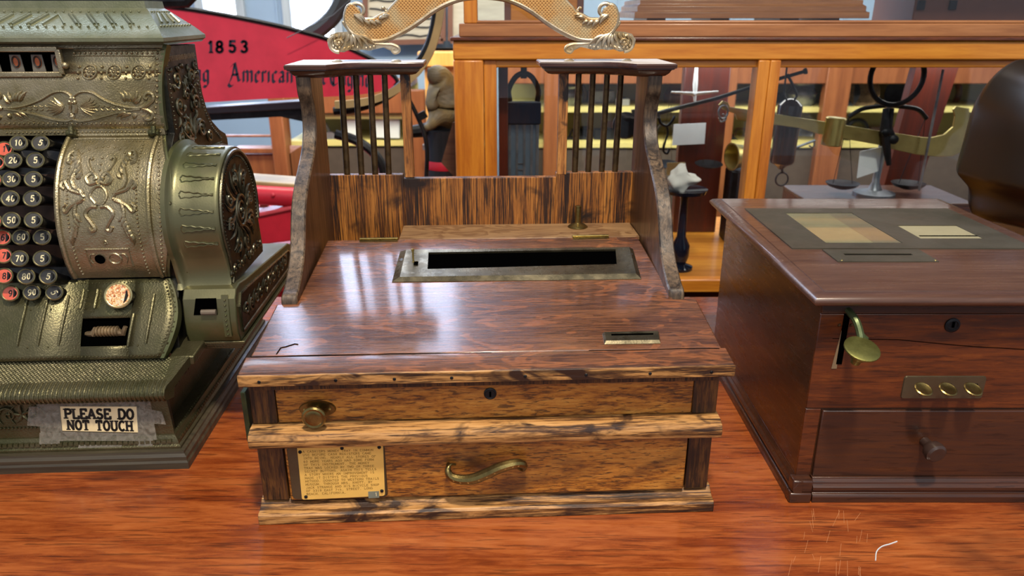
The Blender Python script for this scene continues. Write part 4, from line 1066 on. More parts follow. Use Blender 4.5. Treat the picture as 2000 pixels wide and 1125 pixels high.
fl = plain('grey_flag_plate', '#6b665c', .5, var=.1); rust = plain('rusty_numeral_ground', '#a4552c', .5, var=.15)
for x in (-12, 33, 75, 114):
    c = RF.pl(x, 128, .147); cx_ = c.x
    f = MB().loft([[(cx_-.0075, .1470, WZ0-.002), (cx_+.0075, .1470, WZ0-.002), (cx_+.0060, .1470, WZ1-.006), (cx_-.0060, .1470, WZ1-.006)],
                   [(cx_-.0075, .1480, WZ0-.002), (cx_+.0075, .1480, WZ0-.002), (cx_+.0060, .1480, WZ1-.006), (cx_-.0060, .1480, WZ1-.006)]]).build('indicator_flag', fl, tpn, smooth=0)
    zc = (WZ0+WZ1)/2+.000
    MB().loft([[(cx_+.0048*math.cos(a), y_, zc+.0068*math.sin(a)) for a in [2*PI*i/18 for i in range(18)]] for y_ in (.1468, .1464)]).build('flag_spot', rust, f)
    MB().tube([(cx_+.0036*math.cos(a), .1462, zc+.0055*math.sin(a)) for a in [2*PI*i/18 for i in range(18)]], .0009, 5, closed=True).build('flag_numeral', M['ink'], f)
PT = lambda x, y: RF.pl(x, y, .1395)
def TX(px_, py_, h=0):
    p = PT(px_, py_); t = (p.z-.370)/.096; return topS(p.x, t, .0004)
mb = MB()
beads(mb, [TX(x, 105) for x in (139, 220, 303)], .0016, step=.0054)
beads(mb, [TX(x, y) for x, y in ((303,105),(306,150),(308,190),(304,225),(302,240))], .0016, step=.0056)
beads(mb, [TX(x, 241) for x in (0, 150, 300)], .0012, step=.0052)
mb.tube([TX(x, y) for x, y in ((137,99),(220,99),(308,99))], .0010, 5); mb.tube([TX(x, y) for x, y in ((137,110),(220,110),(299,111),(302,150))], .0008, 5)
for cx_ in (173, 221, 269):
    for r, w in ((13.5, .0012), (4.5, .0010)):
        mb.tube([TX(cx_+r*math.cos(a), 142+r*math.sin(a)) for a in [2*PI*i/22 for i in range(22)]], w, 6, closed=True)
    for k in range(8):
        a = 2*PI*k/8; lf(mb, (cx_+4*math.cos(a), 142+4*math.sin(a)), (cx_+12*math.cos(a), 142+12*math.sin(a)), .0018, TX)
    mb.ball(TX(cx_, 142), .0016, 7, 4)
for cx_ in (151, 197, 245, 291):
    for y_ in (132, 143, 154): mb.ball(TX(cx_, y_), .0018, 7, 4)
# scrollwork frieze
for sg in (1, -1):
    S = lambda a, b, h=0, sg=sg: TX(142+sg*(a-142), b)
    curve(mb, [(146,203),(141,197),(146,187),(160,180),(180,182),(205,196),(232,206),(262,211),(282,209)], .0016, S)
    curve(mb, [(146,222),(139,226),(142,232),(155,236),(180,233),(215,224),(245,217),(275,213)], .0016, S)
    curve(mb, [(278,212),(290,205),(300,195),(298,184),(288,182),(283,190),(289,194)], .0023, S)
    curve(mb, [(278,212),(290,216),(299,223),(297,232),(287,233),(282,227)], .0021, S)
    curve(mb, [(147,205),(148,213),(147,220)], .0028, S)
    for k in range(7):
        a = -.95+k*.30; lf(mb, (158,209), (158+34*math.cos(a)*(1-.0*k), 209+22*math.sin(a)), .0022, S, .06)
    for k in range(8): lf(mb, (176+k*11, 209), (176+k*11+8, 205+k*.5), .0009, S, .2); lf(mb, (176+k*11, 212), (184+k*11, 216-k*.3), .0009, S, .2)
    for a, b in (((245,200),(232,180)),((250,199),(241,178)),((254,199),(252,182)),((258,200),(268,178)),((262,203),(276,186)),((258,222),(236,232)),((250,220),(228,230)),((268,222),(262,233))): lf(mb, a, b, .0027, S, .12)
    mb.ball(S(145, 193), .0022, 8, 5); mb.ball(S(143, 228), .0022, 8, 5); mb.ball(S(147,200), .0024, 8, 5)
mb.build('frieze_relief', M['reg_face'], tpn)
sheet(topS, lambda t: toedge(t)-.003, lambda t: toedge(t)+.0015, 16, .012, 'edge_rim', M['reg_green'])
# roof lid
RZ = .468
def rect(u1, v0, v1, z): return [(UL-.02, v0, z), (u1, v0, z), (u1, v1, z), (UL-.02, v1, z)]
mb = MB().loft([rect(-.006,.148,.262,RZ-.003), rect(-.0065,.136,.270,RZ-.001), rect(-.004,.132,.272,RZ+.001), rect(-.004,.132,.272,RZ+.005), rect(-.006,.134,.270,RZ+.007), rect(-.012,.145,.262,RZ+.014),
               rect(-.033,.176,.236,RZ+.034), rect(-.036,.178,.234,RZ+.036), rect(-.037,.179,.233,RZ+.044)])
rf = mb.build('roof_lid', M['reg_roof'], rg, smooth=25)
def RX(u, t, h=0):      # t 0..1 up the front slope
    a = Vector((u, .145, RZ+.014)); b = Vector((u, .176, RZ+.034)); return a.lerp(b, t)+Vector((0,-.0003,.0003))
mb = MB()
beads(mb, [RX(-.22, .12), RX(-.026, .12)], .0016, step=.0085); beads(mb, [RX(-.22, .90), RX(-.042, .90)], .0014, step=.0085)
for k in range(9):
    u = -.052-.0195*k; s_ = 1 if k < 4 else -1
    if k == 4:
        mb.tube([RX(u-.012,.25), RX(u,.75), RX(u+.012,.25)], .0014, 6); continue
    mb.tube([RX(u+.006*s_,.25), RX(u-.008*s_,.78)], .0016, 6); mb.tube([RX(u+.010*s_,.25), RX(u-.004*s_,.78)], .0012, 6)
def QX(v, t, h=0):
    a = Vector((-.012, .145+(.262-.145)*v, RZ+.014)); b = Vector((-.033, .176+(.060)*v, RZ+.034)); return a.lerp(b, t)+Vector((.0004,0,.0004))
beads(mb, [QX(.08,.12), QX(.92,.12)], .0016, step=.008); beads(mb, [QX(.1,.9), QX(.9,.9)], .0013, step=.006)
for v in (.22,.40,.60,.78): mb.tube([QX(v-.05,.3), QX(v+.05,.78)], .0016, 6)
mb.build('roof_relief', M['reg_roof'], rf)
# side panel (right flank): dark relief
SPo = [(.150,.464),(.256,.462),(.256,.420),(.258,.400),(.266,.380),(.280,.362),(.305,.347),(.328,.338),(.333,.330),(.333,.12),(.06,.12),(.064,.160),(.093,.203),(.088,.245),(.090,.280),(.102,.316),(.124,.345),(.146,.366),(.146,.42)]
sdp = MB().prism(SPo, 'x', -.0245, -.013).build('side_panel', M['reg_dark'], rg, smooth=0, bevel=.001)
SP = lambda v, z, h=0: Vector((-.0125+h, v, z))
mb = MB()
beads(mb, [SP(.247,.447), SP(.247,.40), SP(.257,.378), SP(.275,.355), SP(.305,.335)], .0013, step=.0048)
beads(mb, [SP(.156,.452), SP(.152,.40), SP(.152,.37)], .0011, step=.0048)
beads(mb, [SP(.305,.330), SP(.22,.334), SP(.15,.345)], .0012, step=.0048)
v = .160
while v < .244: mb.box(-.0135, v, .446, -.0122, v+.0018, .452); v += .0032
mb.build('side_beading', M['reg_orn'], sdp)
mb = MB(); rnd = random.Random(5)
for (cv_, cz, r, sg) in ((.175,.425,.012,1),(.225,.425,.012,-1),(.172,.395,.011,-1),(.226,.392,.012,1),(.185,.365,.013,1),(.236,.362,.013,-1),(.200,.405,.009,1),(.262,.347,.010,1),(.165,.358,.010,-1)):
    scr(mb, (cv_, cz), r, 1.4, rnd.uniform(0, 6), .0022, sg, SP)
for i in range(46):
    v, z = rnd.uniform(.160,.243), rnd.uniform(.352,.440); a = rnd.uniform(0, 6.28); L = rnd.uniform(.008,.018)
    lf(mb, (v, z), (v+L*math.cos(a)*.7, z+L*math.sin(a)), rnd.uniform(.0018,.003), SP, .25)
for k in range(7): lf(mb, (.205,.352), (.205+.045*math.cos(.2+k*.46), .352+.030*math.sin(.2+k*.46)), .003, SP, .2)
mb.tube([SP(.148,.340), SP(.20,.336), SP(.30,.326), SP(.330,.318)], .0035, 8); mb.tube([SP(.148,.330), SP(.20,.326), SP(.30,.316), SP(.330,.308)], .0022, 8)
mb.build('side_scroll_relief', M['reg_orn'], sdp)
mb = MB(); beads(mb, [SP(.096,.206), SP(.090,.24), SP(.093,.28), SP(.107,.316), SP(.13,.343)], .0014, step=.0050)
for i in range(16):
    z = .20+.008*i; lf(mb, (.10+.02*abs(math.sin(z*40)), z), (.115, z+.012), .0018, SP, .3)
mb.build('side_beading', M['reg_orn'], sdp)
# drum housing on the flank
DC = (.157, .269); DR = .0815
def dprof(r, n=40, flare=0):
    """(v,z) outline of the housing from the back over the top and down the front"""
    P = []
    for i in range(n+1):
        a = math.radians(-22+ (180+22+28)*i/n); P.append((DC[0]+r*math.cos(a), DC[1]+r*math.sin(a)))
    P.append((DC[0]-r*.80+.0, .203)); P.append((DC[0]-r*.86, .192))
    P.append((DC[0]+r*1.0, .192))
    return P
U1 = .047
mb = MB(); pr = dprof(DR)
mb.loft([[(-.014, DC[0]+(v-DC[0])*k, DC[1]+(z-DC[1])*k) if i >= 0 else 0 for (v, z) in pr] if False else [(u_, DC[0]+(v-DC[0])*k, max(.192, DC[1]+(z-DC[1])*k)) for (v, z) in pr] for u_, k in ((-.014,1.07),(-.009,1.07),(-.007,1.04),(-.005,1.005),(0,.985),(.02,.975),(U1-.004,.970),(U1-.0015,.965),(U1,.95))])
dh = mb.build('drum_housing', M['reg_green'], rg, smooth=50)
mb = MB()    # fluted wave relief on the housing
for k in range(8):
    a0 = math.radians(96+14*k)
    for s2 in (0,):
        L = []
        for i in range(19):
            t = i/18; u = .004+t*.038; w_ = .0098*(1-t)**.8*(1 if t > .04 else .3)
            da = (w_*.5+.0005*math.sin(t*25))/DR
            r = DR*.978+.0003; L.append(Vector((u, DC[0]+r*math.cos(a0+da), DC[1]+r*math.sin(a0+da))))
        L2 = [Vector((p.x, DC[0]+(DR*.978+.0003)*math.cos(2*a0-math.atan2(p.z-DC[1], p.y-DC[0])+.02), DC[1]+(DR*.978+.0003)*math.sin(2*a0-math.atan2(p.z-DC[1], p.y-DC[0])+.02))) for p in L]
        mb.tube(L, .0009, 5); mb.tube(L2, .0009, 5)
mb.build('fluted_relief', M['reg_green'], dh)
mb = MB(); mb.lathe([(.003,0),(.0025,.0015),(0,.0022)], (-.006, DC[0]-DR*.93, DC[1]+.028), (-0.1,-1,.2), 10); mb.lathe([(.003,0),(.0025,.0015),(0,.0022)], (-.004, DC[0]-DR*.80, .212), (0,-1,-.2), 10); mb.build('screw', M['reg'], dh)
# ornate end disc
mb = MB(); pr = dprof(DR*.905)
mb.loft([[(u_, v, max(.1925, z)) for v, z in pr] for u_ in (U1-.002, U1+.0006)]); df = mb.build('drum_face', M['reg_dark'], rg, smooth=0)
DX = lambda v, z, h=0: Vector((U1+.0010+h, v, z))
mb = MB(); mb.tube([DX(v, max(.196, z)) for v, z in dprof(DR*.90)[:-1]], .0022, 7)
beads(mb, [DX(v, max(.2, z)) for v, z in dprof(DR*.82)[:-3]], .0013, step=.0046)
for r, w in ((.019,.0022),(.011,.0018)): mb.tube([DX(DC[0]+.002+r*math.cos(a), DC[1]+r*math.sin(a)) for a in [2*PI*i/24 for i in range(24)]], w, 7, closed=True)
mb.ball(DX(DC[0]+.002, DC[1]), .004, 10, 6)
for k in range(8):
    a = 2*PI*k/8+.2; scr(mb, (DC[0]+.042*math.cos(a), DC[1]+.042*math.sin(a)), .011, 1.4, a, .0022, 1 if k % 2 else -1, DX)
    for d_ in (-.35, .0, .35): lf(mb, (DC[0]+.021*math.cos(a+d_), DC[1]+.021*math.sin(a+d_)), (DC[0]+.058*math.cos(a+d_*1.25+.2), DC[1]+.058*math.sin(a+d_*1.25+.2)), .0026, DX, .2)
for k in range(10): scr(mb, (DC[0]-.062+.014*k, .208), .006, 1.2, k, .0016, 1 if k % 2 else -1, DX)
mb.build('drum_scroll_relief', M['reg_orn'], df)
# printer box under the drum
bxp = [(.0735,.129),(.0680,.142),(.0680,.158),(.0720,.184),(.0800,.1935),(.094,.1960),(.120,.192),(.335,.172),(.350,.166),(.352,.140),(.348,.129)]
U2 = .0555
mb = MB().prism(bxp, 'x', -.006, U2); pb = mb.build('printer_box', M['reg_green'], rg, smooth=30, bevel=.0015)
ps = lambda u, t: None
# opening: dark window on the front
WF = lambda u, z: Vector((u, .0676+(.0 if z < .158 else (z-.158)*.15), z))
mb = MB().loft([[WF(u, z)+Vector((0,d_,0)) for u, z in ((.006,.1655),(.0335,.1655),(.0335,.1850),(.010,.1850))] for d_ in (-.0004, .0006)])
ow = mb.build('printer_opening', M['void'], pb, smooth=0)
MB().tube([(.016,.0668,.1695),(.033,.0668,.1695)], .0034, 10).build('paper_roll_end', plain('grey_brown_roller','#6e6254',.6), pb)
mb = MB(); mb.prism([(.0660,.138),(.0660,.158),(.0715,.1885),(.0735,.1885),(.0690,.158),(.0690,.138)], 'x', .0395, .0475); 
beads(mb, [(.0435,.0655,.141),(.0435,.0655,.158),(.0435,.0698,.183)], .0014, step=.0050)
mb.build('beaded_strip', M['reg_green'], pb)
PB = lambda v, z, h=0: Vector((U2+.0006+h, v, z))
inn = [(.083,.138),(.083,.170),(.092,.183),(.118,.182),(.325,.163),(.336,.158),(.336,.144),(.325,.138)]
sdp2 = MB().prism(inn, 'x', U2-.002, U2+.0004).build('printer_side', M['reg_dark'], pb, smooth=0)
mb = MB(); mb.tube([PB(v, z) for v, z in inn], .0016, 6, closed=True)
v = .105
while v < .32:
    scr(mb, (v, .158-.02*(v-.1)), .010, 1.4, v*90, .0018, 1 if int(v*100) % 2 else -1, PB); lf(mb, (v+.008,.146), (v+.020,.170-.02*(v-.1)), .002, PB, .25); v += .022
mb.build('printer_side_relief', M['reg_orn'], pb)
mb = MB()
for i, (z0, z1, ins) in enumerate(((.1245,.1285,.0),(.1205,.1240,.003),(.1165,.1200,.006))): mb.box(-.004+ins, .0735+ins, z0, U2+.004-ins, .350, z1)
mb.build('printer_ledge', M['reg'], pb, bevel=.0008)
# please do not touch card with tape : a thing of its own on the drawer base
A_, B_, C_, D_ = [RF.pl(x, y, .0165) for x, y in ((116,795),(266,795),(272,842),(124,839))]
nc = thing('notice_card', 'cream PLEASE DO NOT TOUCH card under clear tape on the cash register base', 'notice', RO, RD)
def NB(s, t, h=0):
    p = (A_*(1-s)+B_*s)*(1-t)+(D_*(1-s)+C_*s)*t
    return Vector((p.x, .0192-(.060-p.z)*.13-.0032-h, p.z))
def nplane(pts, h0, h1, mb): mb.loft([[NB(a, b, h0) for a, b in pts], [NB(a, b, h1) for a, b in pts]]); return mb
nplane([(0,0),(1,0),(1,1),(0,1)], 0, .0004, MB()).build('card', M['paper'], nc, smooth=0)
mb = MB()
for row, t0 in (('PLEASE DO', .47), ('NOT TOUCH', .93)):
    wd = twidth(row, .9); sc_ = .90/wd*(1 if row[0] == 'P' else .95)
    write(mb, row, lambda a, b, h, t0=t0, sc_=sc_: NB(.055+a*sc_+(.02 if t0 > .5 else 0), t0-b*.060, .0006+h), 1.5, 1.2, 1, .9, 0, .0001)
mb.build('card_lettering', M['ink'], nc, smooth=0)
tm = NT('clear_tape'); tm.N.remove(tm.b)
tr_ = tm.n('ShaderNodeBsdfTransparent'); gl_ = tm.n('ShaderNodeBsdfPrincipled'); gl_.inputs['Base Color'].default_value = lin('#a3a196'); gl_.inputs['Roughness'].default_value = .18
mx_ = tm.n('ShaderNodeMixShader'); nn_ = tm.ramp(tm.noise(tm.coords(), 90, 4, .6, 1.5), [(.35, .12), (.7, .42)]); tm.l(nn_, mx_.inputs[0]); tm.l(tr_.outputs[0], mx_.inputs[1]); tm.l(gl_.outputs[0], mx_.inputs[2]); tm.l(mx_.outputs[0], tm.out.inputs[0])
gl_.inputs['Specular IOR Level'].default_value = .6
for q in ([(-.30,-.20),(0,-.25),(0,1.42),(-.28,1.45)], [(1,-.30),(1.18,-.38),(1.25,1.25),(1,1.3)], [(0,-.25),(1,-.30),(1,-.02),(0,-.02)], [(0,1.02),(1,1.02),(1,1.32),(0,1.4)], [(0,-.40),(1.10,-.38),(1.12,-.10),(.0,-.10)], [(-.40,.0),(.0,-.05),(0,.9),(-.45,.8)], [(1.0,.0),(1.33,.18),(1.38,.66),(1.0,.60)], [(.20,1.55),(.78,1.50),(.74,1.80),(.18,1.82)], [(-.30,1.1),(-.02,1.1),(-.05,1.55),(-.32,1.6)], [(1.0,1.2),(1.2,1.2),(1.18,1.62),(.98,1.68)]):
    nplane(q, .0009, .0010, MB()).build('clear_tape', tm.m, nc, smooth=0)
# ---------------------------------------------------------------- glass display case on the right
CY = 1.50
def cz(y, Y=CY): return at(1200, y, Y).z
def cxp(x, y=300, Y=CY): return at(x, y, Y).x
gc = thing('glass_display_case', 'long low pine framed glass display case behind the tray and mahogany box', 'display case', (0, 0, 0))
CX0 = cxp(888, 230); CX1 = 2.3; CZ0 = cz(545); CZT = cz(80); CD = .52
zr = cz(117)
MB().box(CX0, CY, zr, CX1, CY+.045, CZT).build('top_rail', M['case'], gc, bevel=.003)
MB().box(CX0-.004, CY-.006, CZT, CX1, CY+CD, cz(76)+.0035).build('top_board', M['mahog'], gc, bevel=.002)
zi = cz(133)
MB().box(CX0+.055, CY+.012, zi, CX1, CY+.035, zr).build('inner_rail', M['case'], gc, bevel=.003)
# stiles
MB().box(CX0, CY, CZ0, cxp(945,230), CY+.045, zr-.0005).build('stile', M['case_v'], gc, bevel=.003)
MB().box(cxp(946,230), CY+.010, CZ0, cxp(970,230), CY+.035, zr-.0005).build('inner_stile', M['case_v'], gc, bevel=.002)
for a, b in ((1470, 1512), (2085, 2130)):
    o = MB().box(cxp(a,230), CY-.001, CZ0+.001, cxp(a+(b-a)*.52,230), CY+.040, zr-.0005).box(cxp(a+(b-a)*.53,230), CY-.003, CZ0+.001, cxp(b,230), CY+.040, zr-.0005).build('stile', M['case_v'], gc, bevel=.002)
MB().box(CX0, CY-.004, CZ0-.03, CX1, CY+CD, CZ0).build('case_floor', M['case'], gc, bevel=.003)
MB().box(CX0+.02, CY+.02, FLZ, CX1-.02, CY+CD-.02, CZ0-.03).build('case_plinth', M['mahog'], gc, smooth=0)
MB().box(CX0, CY+.02, CZ0, CX0+.02, CY+CD, CZT-.001).build('end_frame', M['case_v'], gc)
for xx in (1.05, 2.2): MB().box(xx, CY+CD-.03, CZ0, xx+.05, CY+CD, CZT-.001).build('rear_stile', M['case_v'], gc, bevel=.002)
MB().box(CX0+.02, CY+CD-.03, CZT-.05, CX1, CY+CD, CZT-.001).build('rear_rail', M['case_up'], gc, bevel=.002)
MB().box(cxp(970,230), CY+.018, CZ0, CX1, CY+.021, zi).build('glass_pane', M['glass'], gc, smooth=0)
# upper case
uc = thing('upper_glass_case', 'second glazed case standing on top of the low display case, brown pine base rail', 'display case', (0, 0, 0))
uz0 = cz(76)+.0035; uz1 = cz(44); Z2 = .72
MB().box(cxp(896,60), CY+.004, uz0, CX1, CY+.03, cz(46)).build('base_rail', M['case_up'], uc, bevel=.002)
MB().box(cxp(930,40), CY+.005, cz(46), CX1, CY+.06, cz(40)).build('rail_bead', M['case_up'], uc, bevel=.002)
MB().box(cxp(905,20), CY+.005, cz(46), cxp(932,20), CY+.03, Z2).build('stile', M['case_v'], uc, bevel=.002)
MB().box(cxp(905,20), CY+.005, Z2, CX1, CY+CD-.02, Z2+.03).build('top_board', M['case_up'], uc, bevel=.002)
MB().box(cxp(896,60), CY+.03, uz0, CX1, CY+CD-.03, uz0+.012).build('case_floor', M['case_up'], uc)
MB().box(cxp(932,20), CY+.012, cz(40), CX1, CY+.015, Z2).build('glass_pane', M['glass'], uc, smooth=0)
# items in the upper case
a = at(1240, 20, 1.66); b = at(1700, 20, 1.66)
it = thing('moulded_wooden_chest', 'long wooden chest with stepped mouldings inside the upper glass case', 'chest', ((a.x+b.x)/2, 1.66, uz0+.012))
hw = (b.x-a.x)/2; k0 = at(1400, 36, 1.66).z-(uz0+.012)
mb = MB(); secs = [(0,.0),(0,.012),(.006,.014),(.006,.024),(.012,.028),(.012,.036),(.03,.040),(.03,.13)]
mb.loft([[(-hw+i, i, z+k0), (hw-i, i, z+k0), (hw-i, .26-i, z+k0), (-hw+i, .26-i, z+k0)] for i, z in secs]); mb.build('chest_body', M['case_up'], it, bevel=.001)
for x in (-.8, -.25, .35, .7): MB().box(hw*x-.02, .02, 0, hw*x+.02, .2, k0).build('chest_foot', M['black'], it)
MB().lathe([(.012,0),(.012,.002),(0,.003)], (-.01, .03, k0+.06), (0,-1,0), 14).build('chest_lock', M['iron'], it)
a = at(1785, 20, 1.75); b = at(2060, 20, 1.75)
tk = thing('latched_box', 'small plain wooden box with two dark latches, right end of the upper glass case', 'box', ((a.x+b.x)/2, 1.75, uz0+.012)); hw = (b.x-a.x)/2
MB().box(-hw, 0, 0, hw, .2, .12).build('box_body', M['brownframe'], tk, bevel=.003)
for x in (1800, 1862):
    p = at(x, 10, 1.745); MB().box(p.x-(a.x+b.x)/2-.008, -.006, p.z-uz0-.022, p.x-(a.x+b.x)/2+.008, 0, p.z-uz0-.002).build('latch', M['iron'], tk, bevel=.001)
a = at(985, 20, 1.70); b = at(1140, 20, 1.70)
fr = thing('framed_wooden_panel', 'dark framed pale wood panel inside the left end of the upper glass case', 'framed panel', ((a.x+b.x)/2, 1.70, uz0+.012)); hw = (b.x-a.x)/2
MB().box(-hw+.012, .004, .012, hw-.012, .012, .3).build('panel', M['case'], fr)
mb = MB().box(-hw, 0, 0, hw, .016, .014).box(-hw, 0, 0, -hw+.014, .016, .3).box(hw-.014, 0, 0, hw, .016, .3); mb.build('panel_frame', M['brownframe'], fr, bevel=.001)

# ---- items inside the lower case
def lab(o, l, c, **k): tag(o, l, c, **k); return o
CYI = CY+.20
# red upright panel with card
p0 = at(1325, 300, CYI+.16); p1 = at(1412, 300, CYI+.16)
rp_ = thing('red_wood_post', 'broad dark red wooden upright seen through the case glass, with white card pinned on', 'post', ((p0.x+p1.x)/2, CYI+.16, CZ0))
MB().box(-(p1.x-p0.x)/2, 0, 0, (p1.x-p0.x)/2, .03, CZT-CZ0-.002).build('upright', M['redwood'], rp_, bevel=.003)
p0 = at(1725, 300, CYI+.16); p1 = at(1850, 300, CYI+.16)
rq = thing('red_wood_post', 'broad dark red wooden upright behind the round ring at the right of the case', 'post', ((p0.x+p1.x)/2, CYI+.16, CZ0))
MB().loft([[(-.075,0,0),(.01,0,0),(.01,.03,0),(-.075,.03,0)],[(-.03,0,CZT-CZ0-.002),(.075,0,CZT-CZ0-.002),(.075,.03,CZT-CZ0-.002),(-.03,.03,CZT-CZ0-.002)]]).build('upright', M['redwood'], rq)
def card(name, pts, Y, mat, label, cat, th=.002):
    mb = MB(); P = [at(x, y, Y) for x, y in pts]; mb.loft([[p for p in P], [p+Vector((0,th,0)) for p in P]])
    return lab(mb.build(name, mat, smooth=0), label, cat)
card('info_card', ((1316,243),(1379,240),(1376,281),(1313,284)), CYI+.15, M['white'], 'white card pinned on the dark red upright inside the glass case', 'card')
card('info_card', ((1680,296),(1722,287),(1716,334),(1674,348)), CYI-.05, M['white'], 'white card leaning by the balance below the brass beam, right part of the glass case', 'card')
card('info_card', ((1303,318),(1338,317),(1337,342),(1302,342)), CYI+.05, plain('manila','#b59a62',.6), 'small manila card standing left of the tissue covered stand', 'card')
# balance scale, white beam hanging on the red post
bs = thing('balance_scale', 'small hanging balance with pale cross beam and two pans inside the glass case', 'scale', (0,0,0))
Yb = CYI+.11
P = lambda x, y, Y=Yb: at(x, y, Y)
MB().tube([P(1311,180), P(1352,183), P(1356,186), P(1362,183), P(1403,179)], [.003,.006,.008,.006,.003], 8, flat=.5).build('beam', M['white'], bs)
MB().tube([P(1361,120), P(1358,165), P(1357,198)], [.003,.006,.003], 8).build('beam_hanger', M['white'], bs)
for xx, pts in ((1315, (1296,330)), (1404, (1384,322))):
    pc_ = P(pts[0] if xx > 1400 else 1300, 322)
    mb = MB()
    for dx in (-14, 14): mb.tube([P(xx-5, 182), pc_+Vector((dx*.001,0,.004))], .0006, 4)
    mb.build('pan_chain', M['brass_d'], bs)
    MB().lathe([(.004,-.006),(.020,-.004),(.032,.002),(.034,.003),(.031,.0025),(.018,-.002),(0,-.003)], pc_, (0,-.12,1), 24).build('scale_pan', M['iron'], bs)
# long thin dark steelyard rod crossing behind post
sr = thing('steelyard_rod', 'long thin black iron steelyard with hooks slanting behind the middle stile of the case', 'steelyard', (0,0,0)); Ys = CYI+.0
q = lambda x, y: at(x, y, Ys)
MB().tube([q(1215,243), q(1300,217), q(1400,192), q(1500,160), q(1570,140)], [.006,.005,.0045,.004,.004], 8).build('rod', M['iron'], sr)
MB().lathe([(.006,0),(.007,.004),(.007,.006),(0,.006)], q(1570,140), (1,0,.3), 12).build('rod_end', M['iron'], sr)
mb = MB(); mb.obox(q(1255,222), (.022,0,.004), (0,.004,0), (-.004,0,.012)); mb.lathe([(.026,-.006),(.030,-.003),(.030,.003),(.026,.006)], q(1222,245), (0,1,0), 22); mb.build('counterweight', M['iron'], sr)
mb = MB(); mb.tube(catmull([q(1285,222), q(1290,240), q(1302,246), q(1312,238), q(1318,226)], 4), .0032, 8); mb.tube(catmull([q(1303,248), q(1304,262), q(1298,280), q(1296,295), q(1303,300), q(1308,290)], 4), .0026, 8); mb.build('hook', M['iron'], sr)
# big brass steelyard beam
bb_ = thing('brass_steelyard', 'brass beam scale with sliding cylinder weight and curved end, hung inside the glass case', 'steelyard', (0,0,0)); Y1 = CY+.12
q = lambda x, y, d=0: at(x, y, Y1+d)
outl = [(1404,205),(1412,197),(1422,200),(1426,209),(1600,236),(1720,256),(1762,262),(1800,268),(1820,269),(1845,263),(1862,248),(1866,228),(1862,214),(1868,208),(1893,212),(1893,240),(1890,275),(1880,296),(1860,305),(1830,306),(1790,302),(1745,292),(1715,283),(1600,262),(1560,250),(1440,234),(1436,222),(1412,214)]
P = [q(*p) for p in outl]; mb = MB().loft([[p for p in P], [p+Vector((0,.006,0)) for p in P]]); mb.build('beam', M['brass_b'], bb_, smooth=0, bevel=.0008)
MB().lathe([(.019,-.030),(.021,-.028),(.021,.028),(.019,.030)], q(1628,257,-.0), (at(1634,228,Y1)-at(1622,288,Y1)).normalized(), 24).build('sliding_weight', M['brass_b'], bb_)
mb = MB(); mb.tube([q(1730,212,-.01), q(1728,250,-.012), q(1733,300,-.012), q(1736,322,-.01)], [.006,.010,.008,.005], 8); mb.tube([q(1742,212,-.01), q(1738,250,-.01), q(1748,272,-.012)], .005, 8)
for x, y in ((1730,258),(1744,272)): mb.lathe([(.010,0),(.010,.006),(.004,.010),(0,.010)], q(x, y, -.014), (0,-1,0), 14)
mb.build('pivot_bracket', M['iron'], bb_)
mb = MB(); c = q(1752,150); mb.tube([c+Vector((.056*math.cos(a), 0, .058*math.sin(a))) for a in [2*PI*i/36 for i in range(36)]], .0055, 9, closed=True); mb.build('suspension_ring', M['iron'], bb_)
mb = MB(); c = q(1413,213,-.006); mb.tube([c+Vector((.010*math.cos(a), 0, -.006+.014*math.sin(a))) for a in [2*PI*i/18 for i in range(18)]], .0022, 7, closed=True); mb.tube(catmull([q(1412,222,-.006), q(1418,232,-.006), q(1408,238,-.006), q(1404,230,-.006)], 4), .002, 6); mb.build('end_ring', M['steel'], bb_)
# cylinder spring balance
sb = thing('spring_balance', 'black cylindrical spring balance with ring, hanging right of the middle stile in the case', 'scale', (0,0,0)); Y2 = CY+.17
q = lambda x, y: at(x, y, Y2); A = q(1545,198); B = q(1526,322); d = (B-A).normalized(); L = (B-A).length
MB().lathe([(.006,-.006),(.015,-.002),(.0255,.008),(.0265,.014),(.0265,L-.010),(.024,L-.004),(.012,L+.002),(.004,L+.010)], A, d, 28).build('cylinder', plain('dark_lacquered_tube','#2a150c',.2,var=.05), sb)
mb = MB(); c = q(1527,350); mb.tube([c+Vector((.014*math.cos(a), 0, .015*math.sin(a))) for a in [2*PI*i/24 for i in range(24)]], .0020, 7, closed=True); mb.tube([B, c+Vector((0,0,.014))], .003, 8); mb.build('lower_ring', M['iron'], sb)
mb = MB(); mb.tube(catmull([q(1537,130), q(1533,165), q(1532,185), q(1537,195)], 4), .002, 6); mb.tube(catmull([q(1537,145), q(1548,165), q(1556,185), q(1550,196)], 4), .003, 6); mb.build('hanger_hook', M['iron'], sb)
sk = thing('hook_bar', 'small grey bar hook sticking out right of the spring balance in the case', 'hook', (0,0,0)); q = lambda x, y: at(x, y, CY+.25)
MB().bar(q(1545,292), q(1592,274), .004, .009, (0,1,0)).build('bar', M['steel'], sk, bevel=.001)
MB().tube(catmull([q(1590,276), q(1590,284), q(1586,288), q(1580,284)], 4), .0018, 6).build('hook', M['steel'], sk)
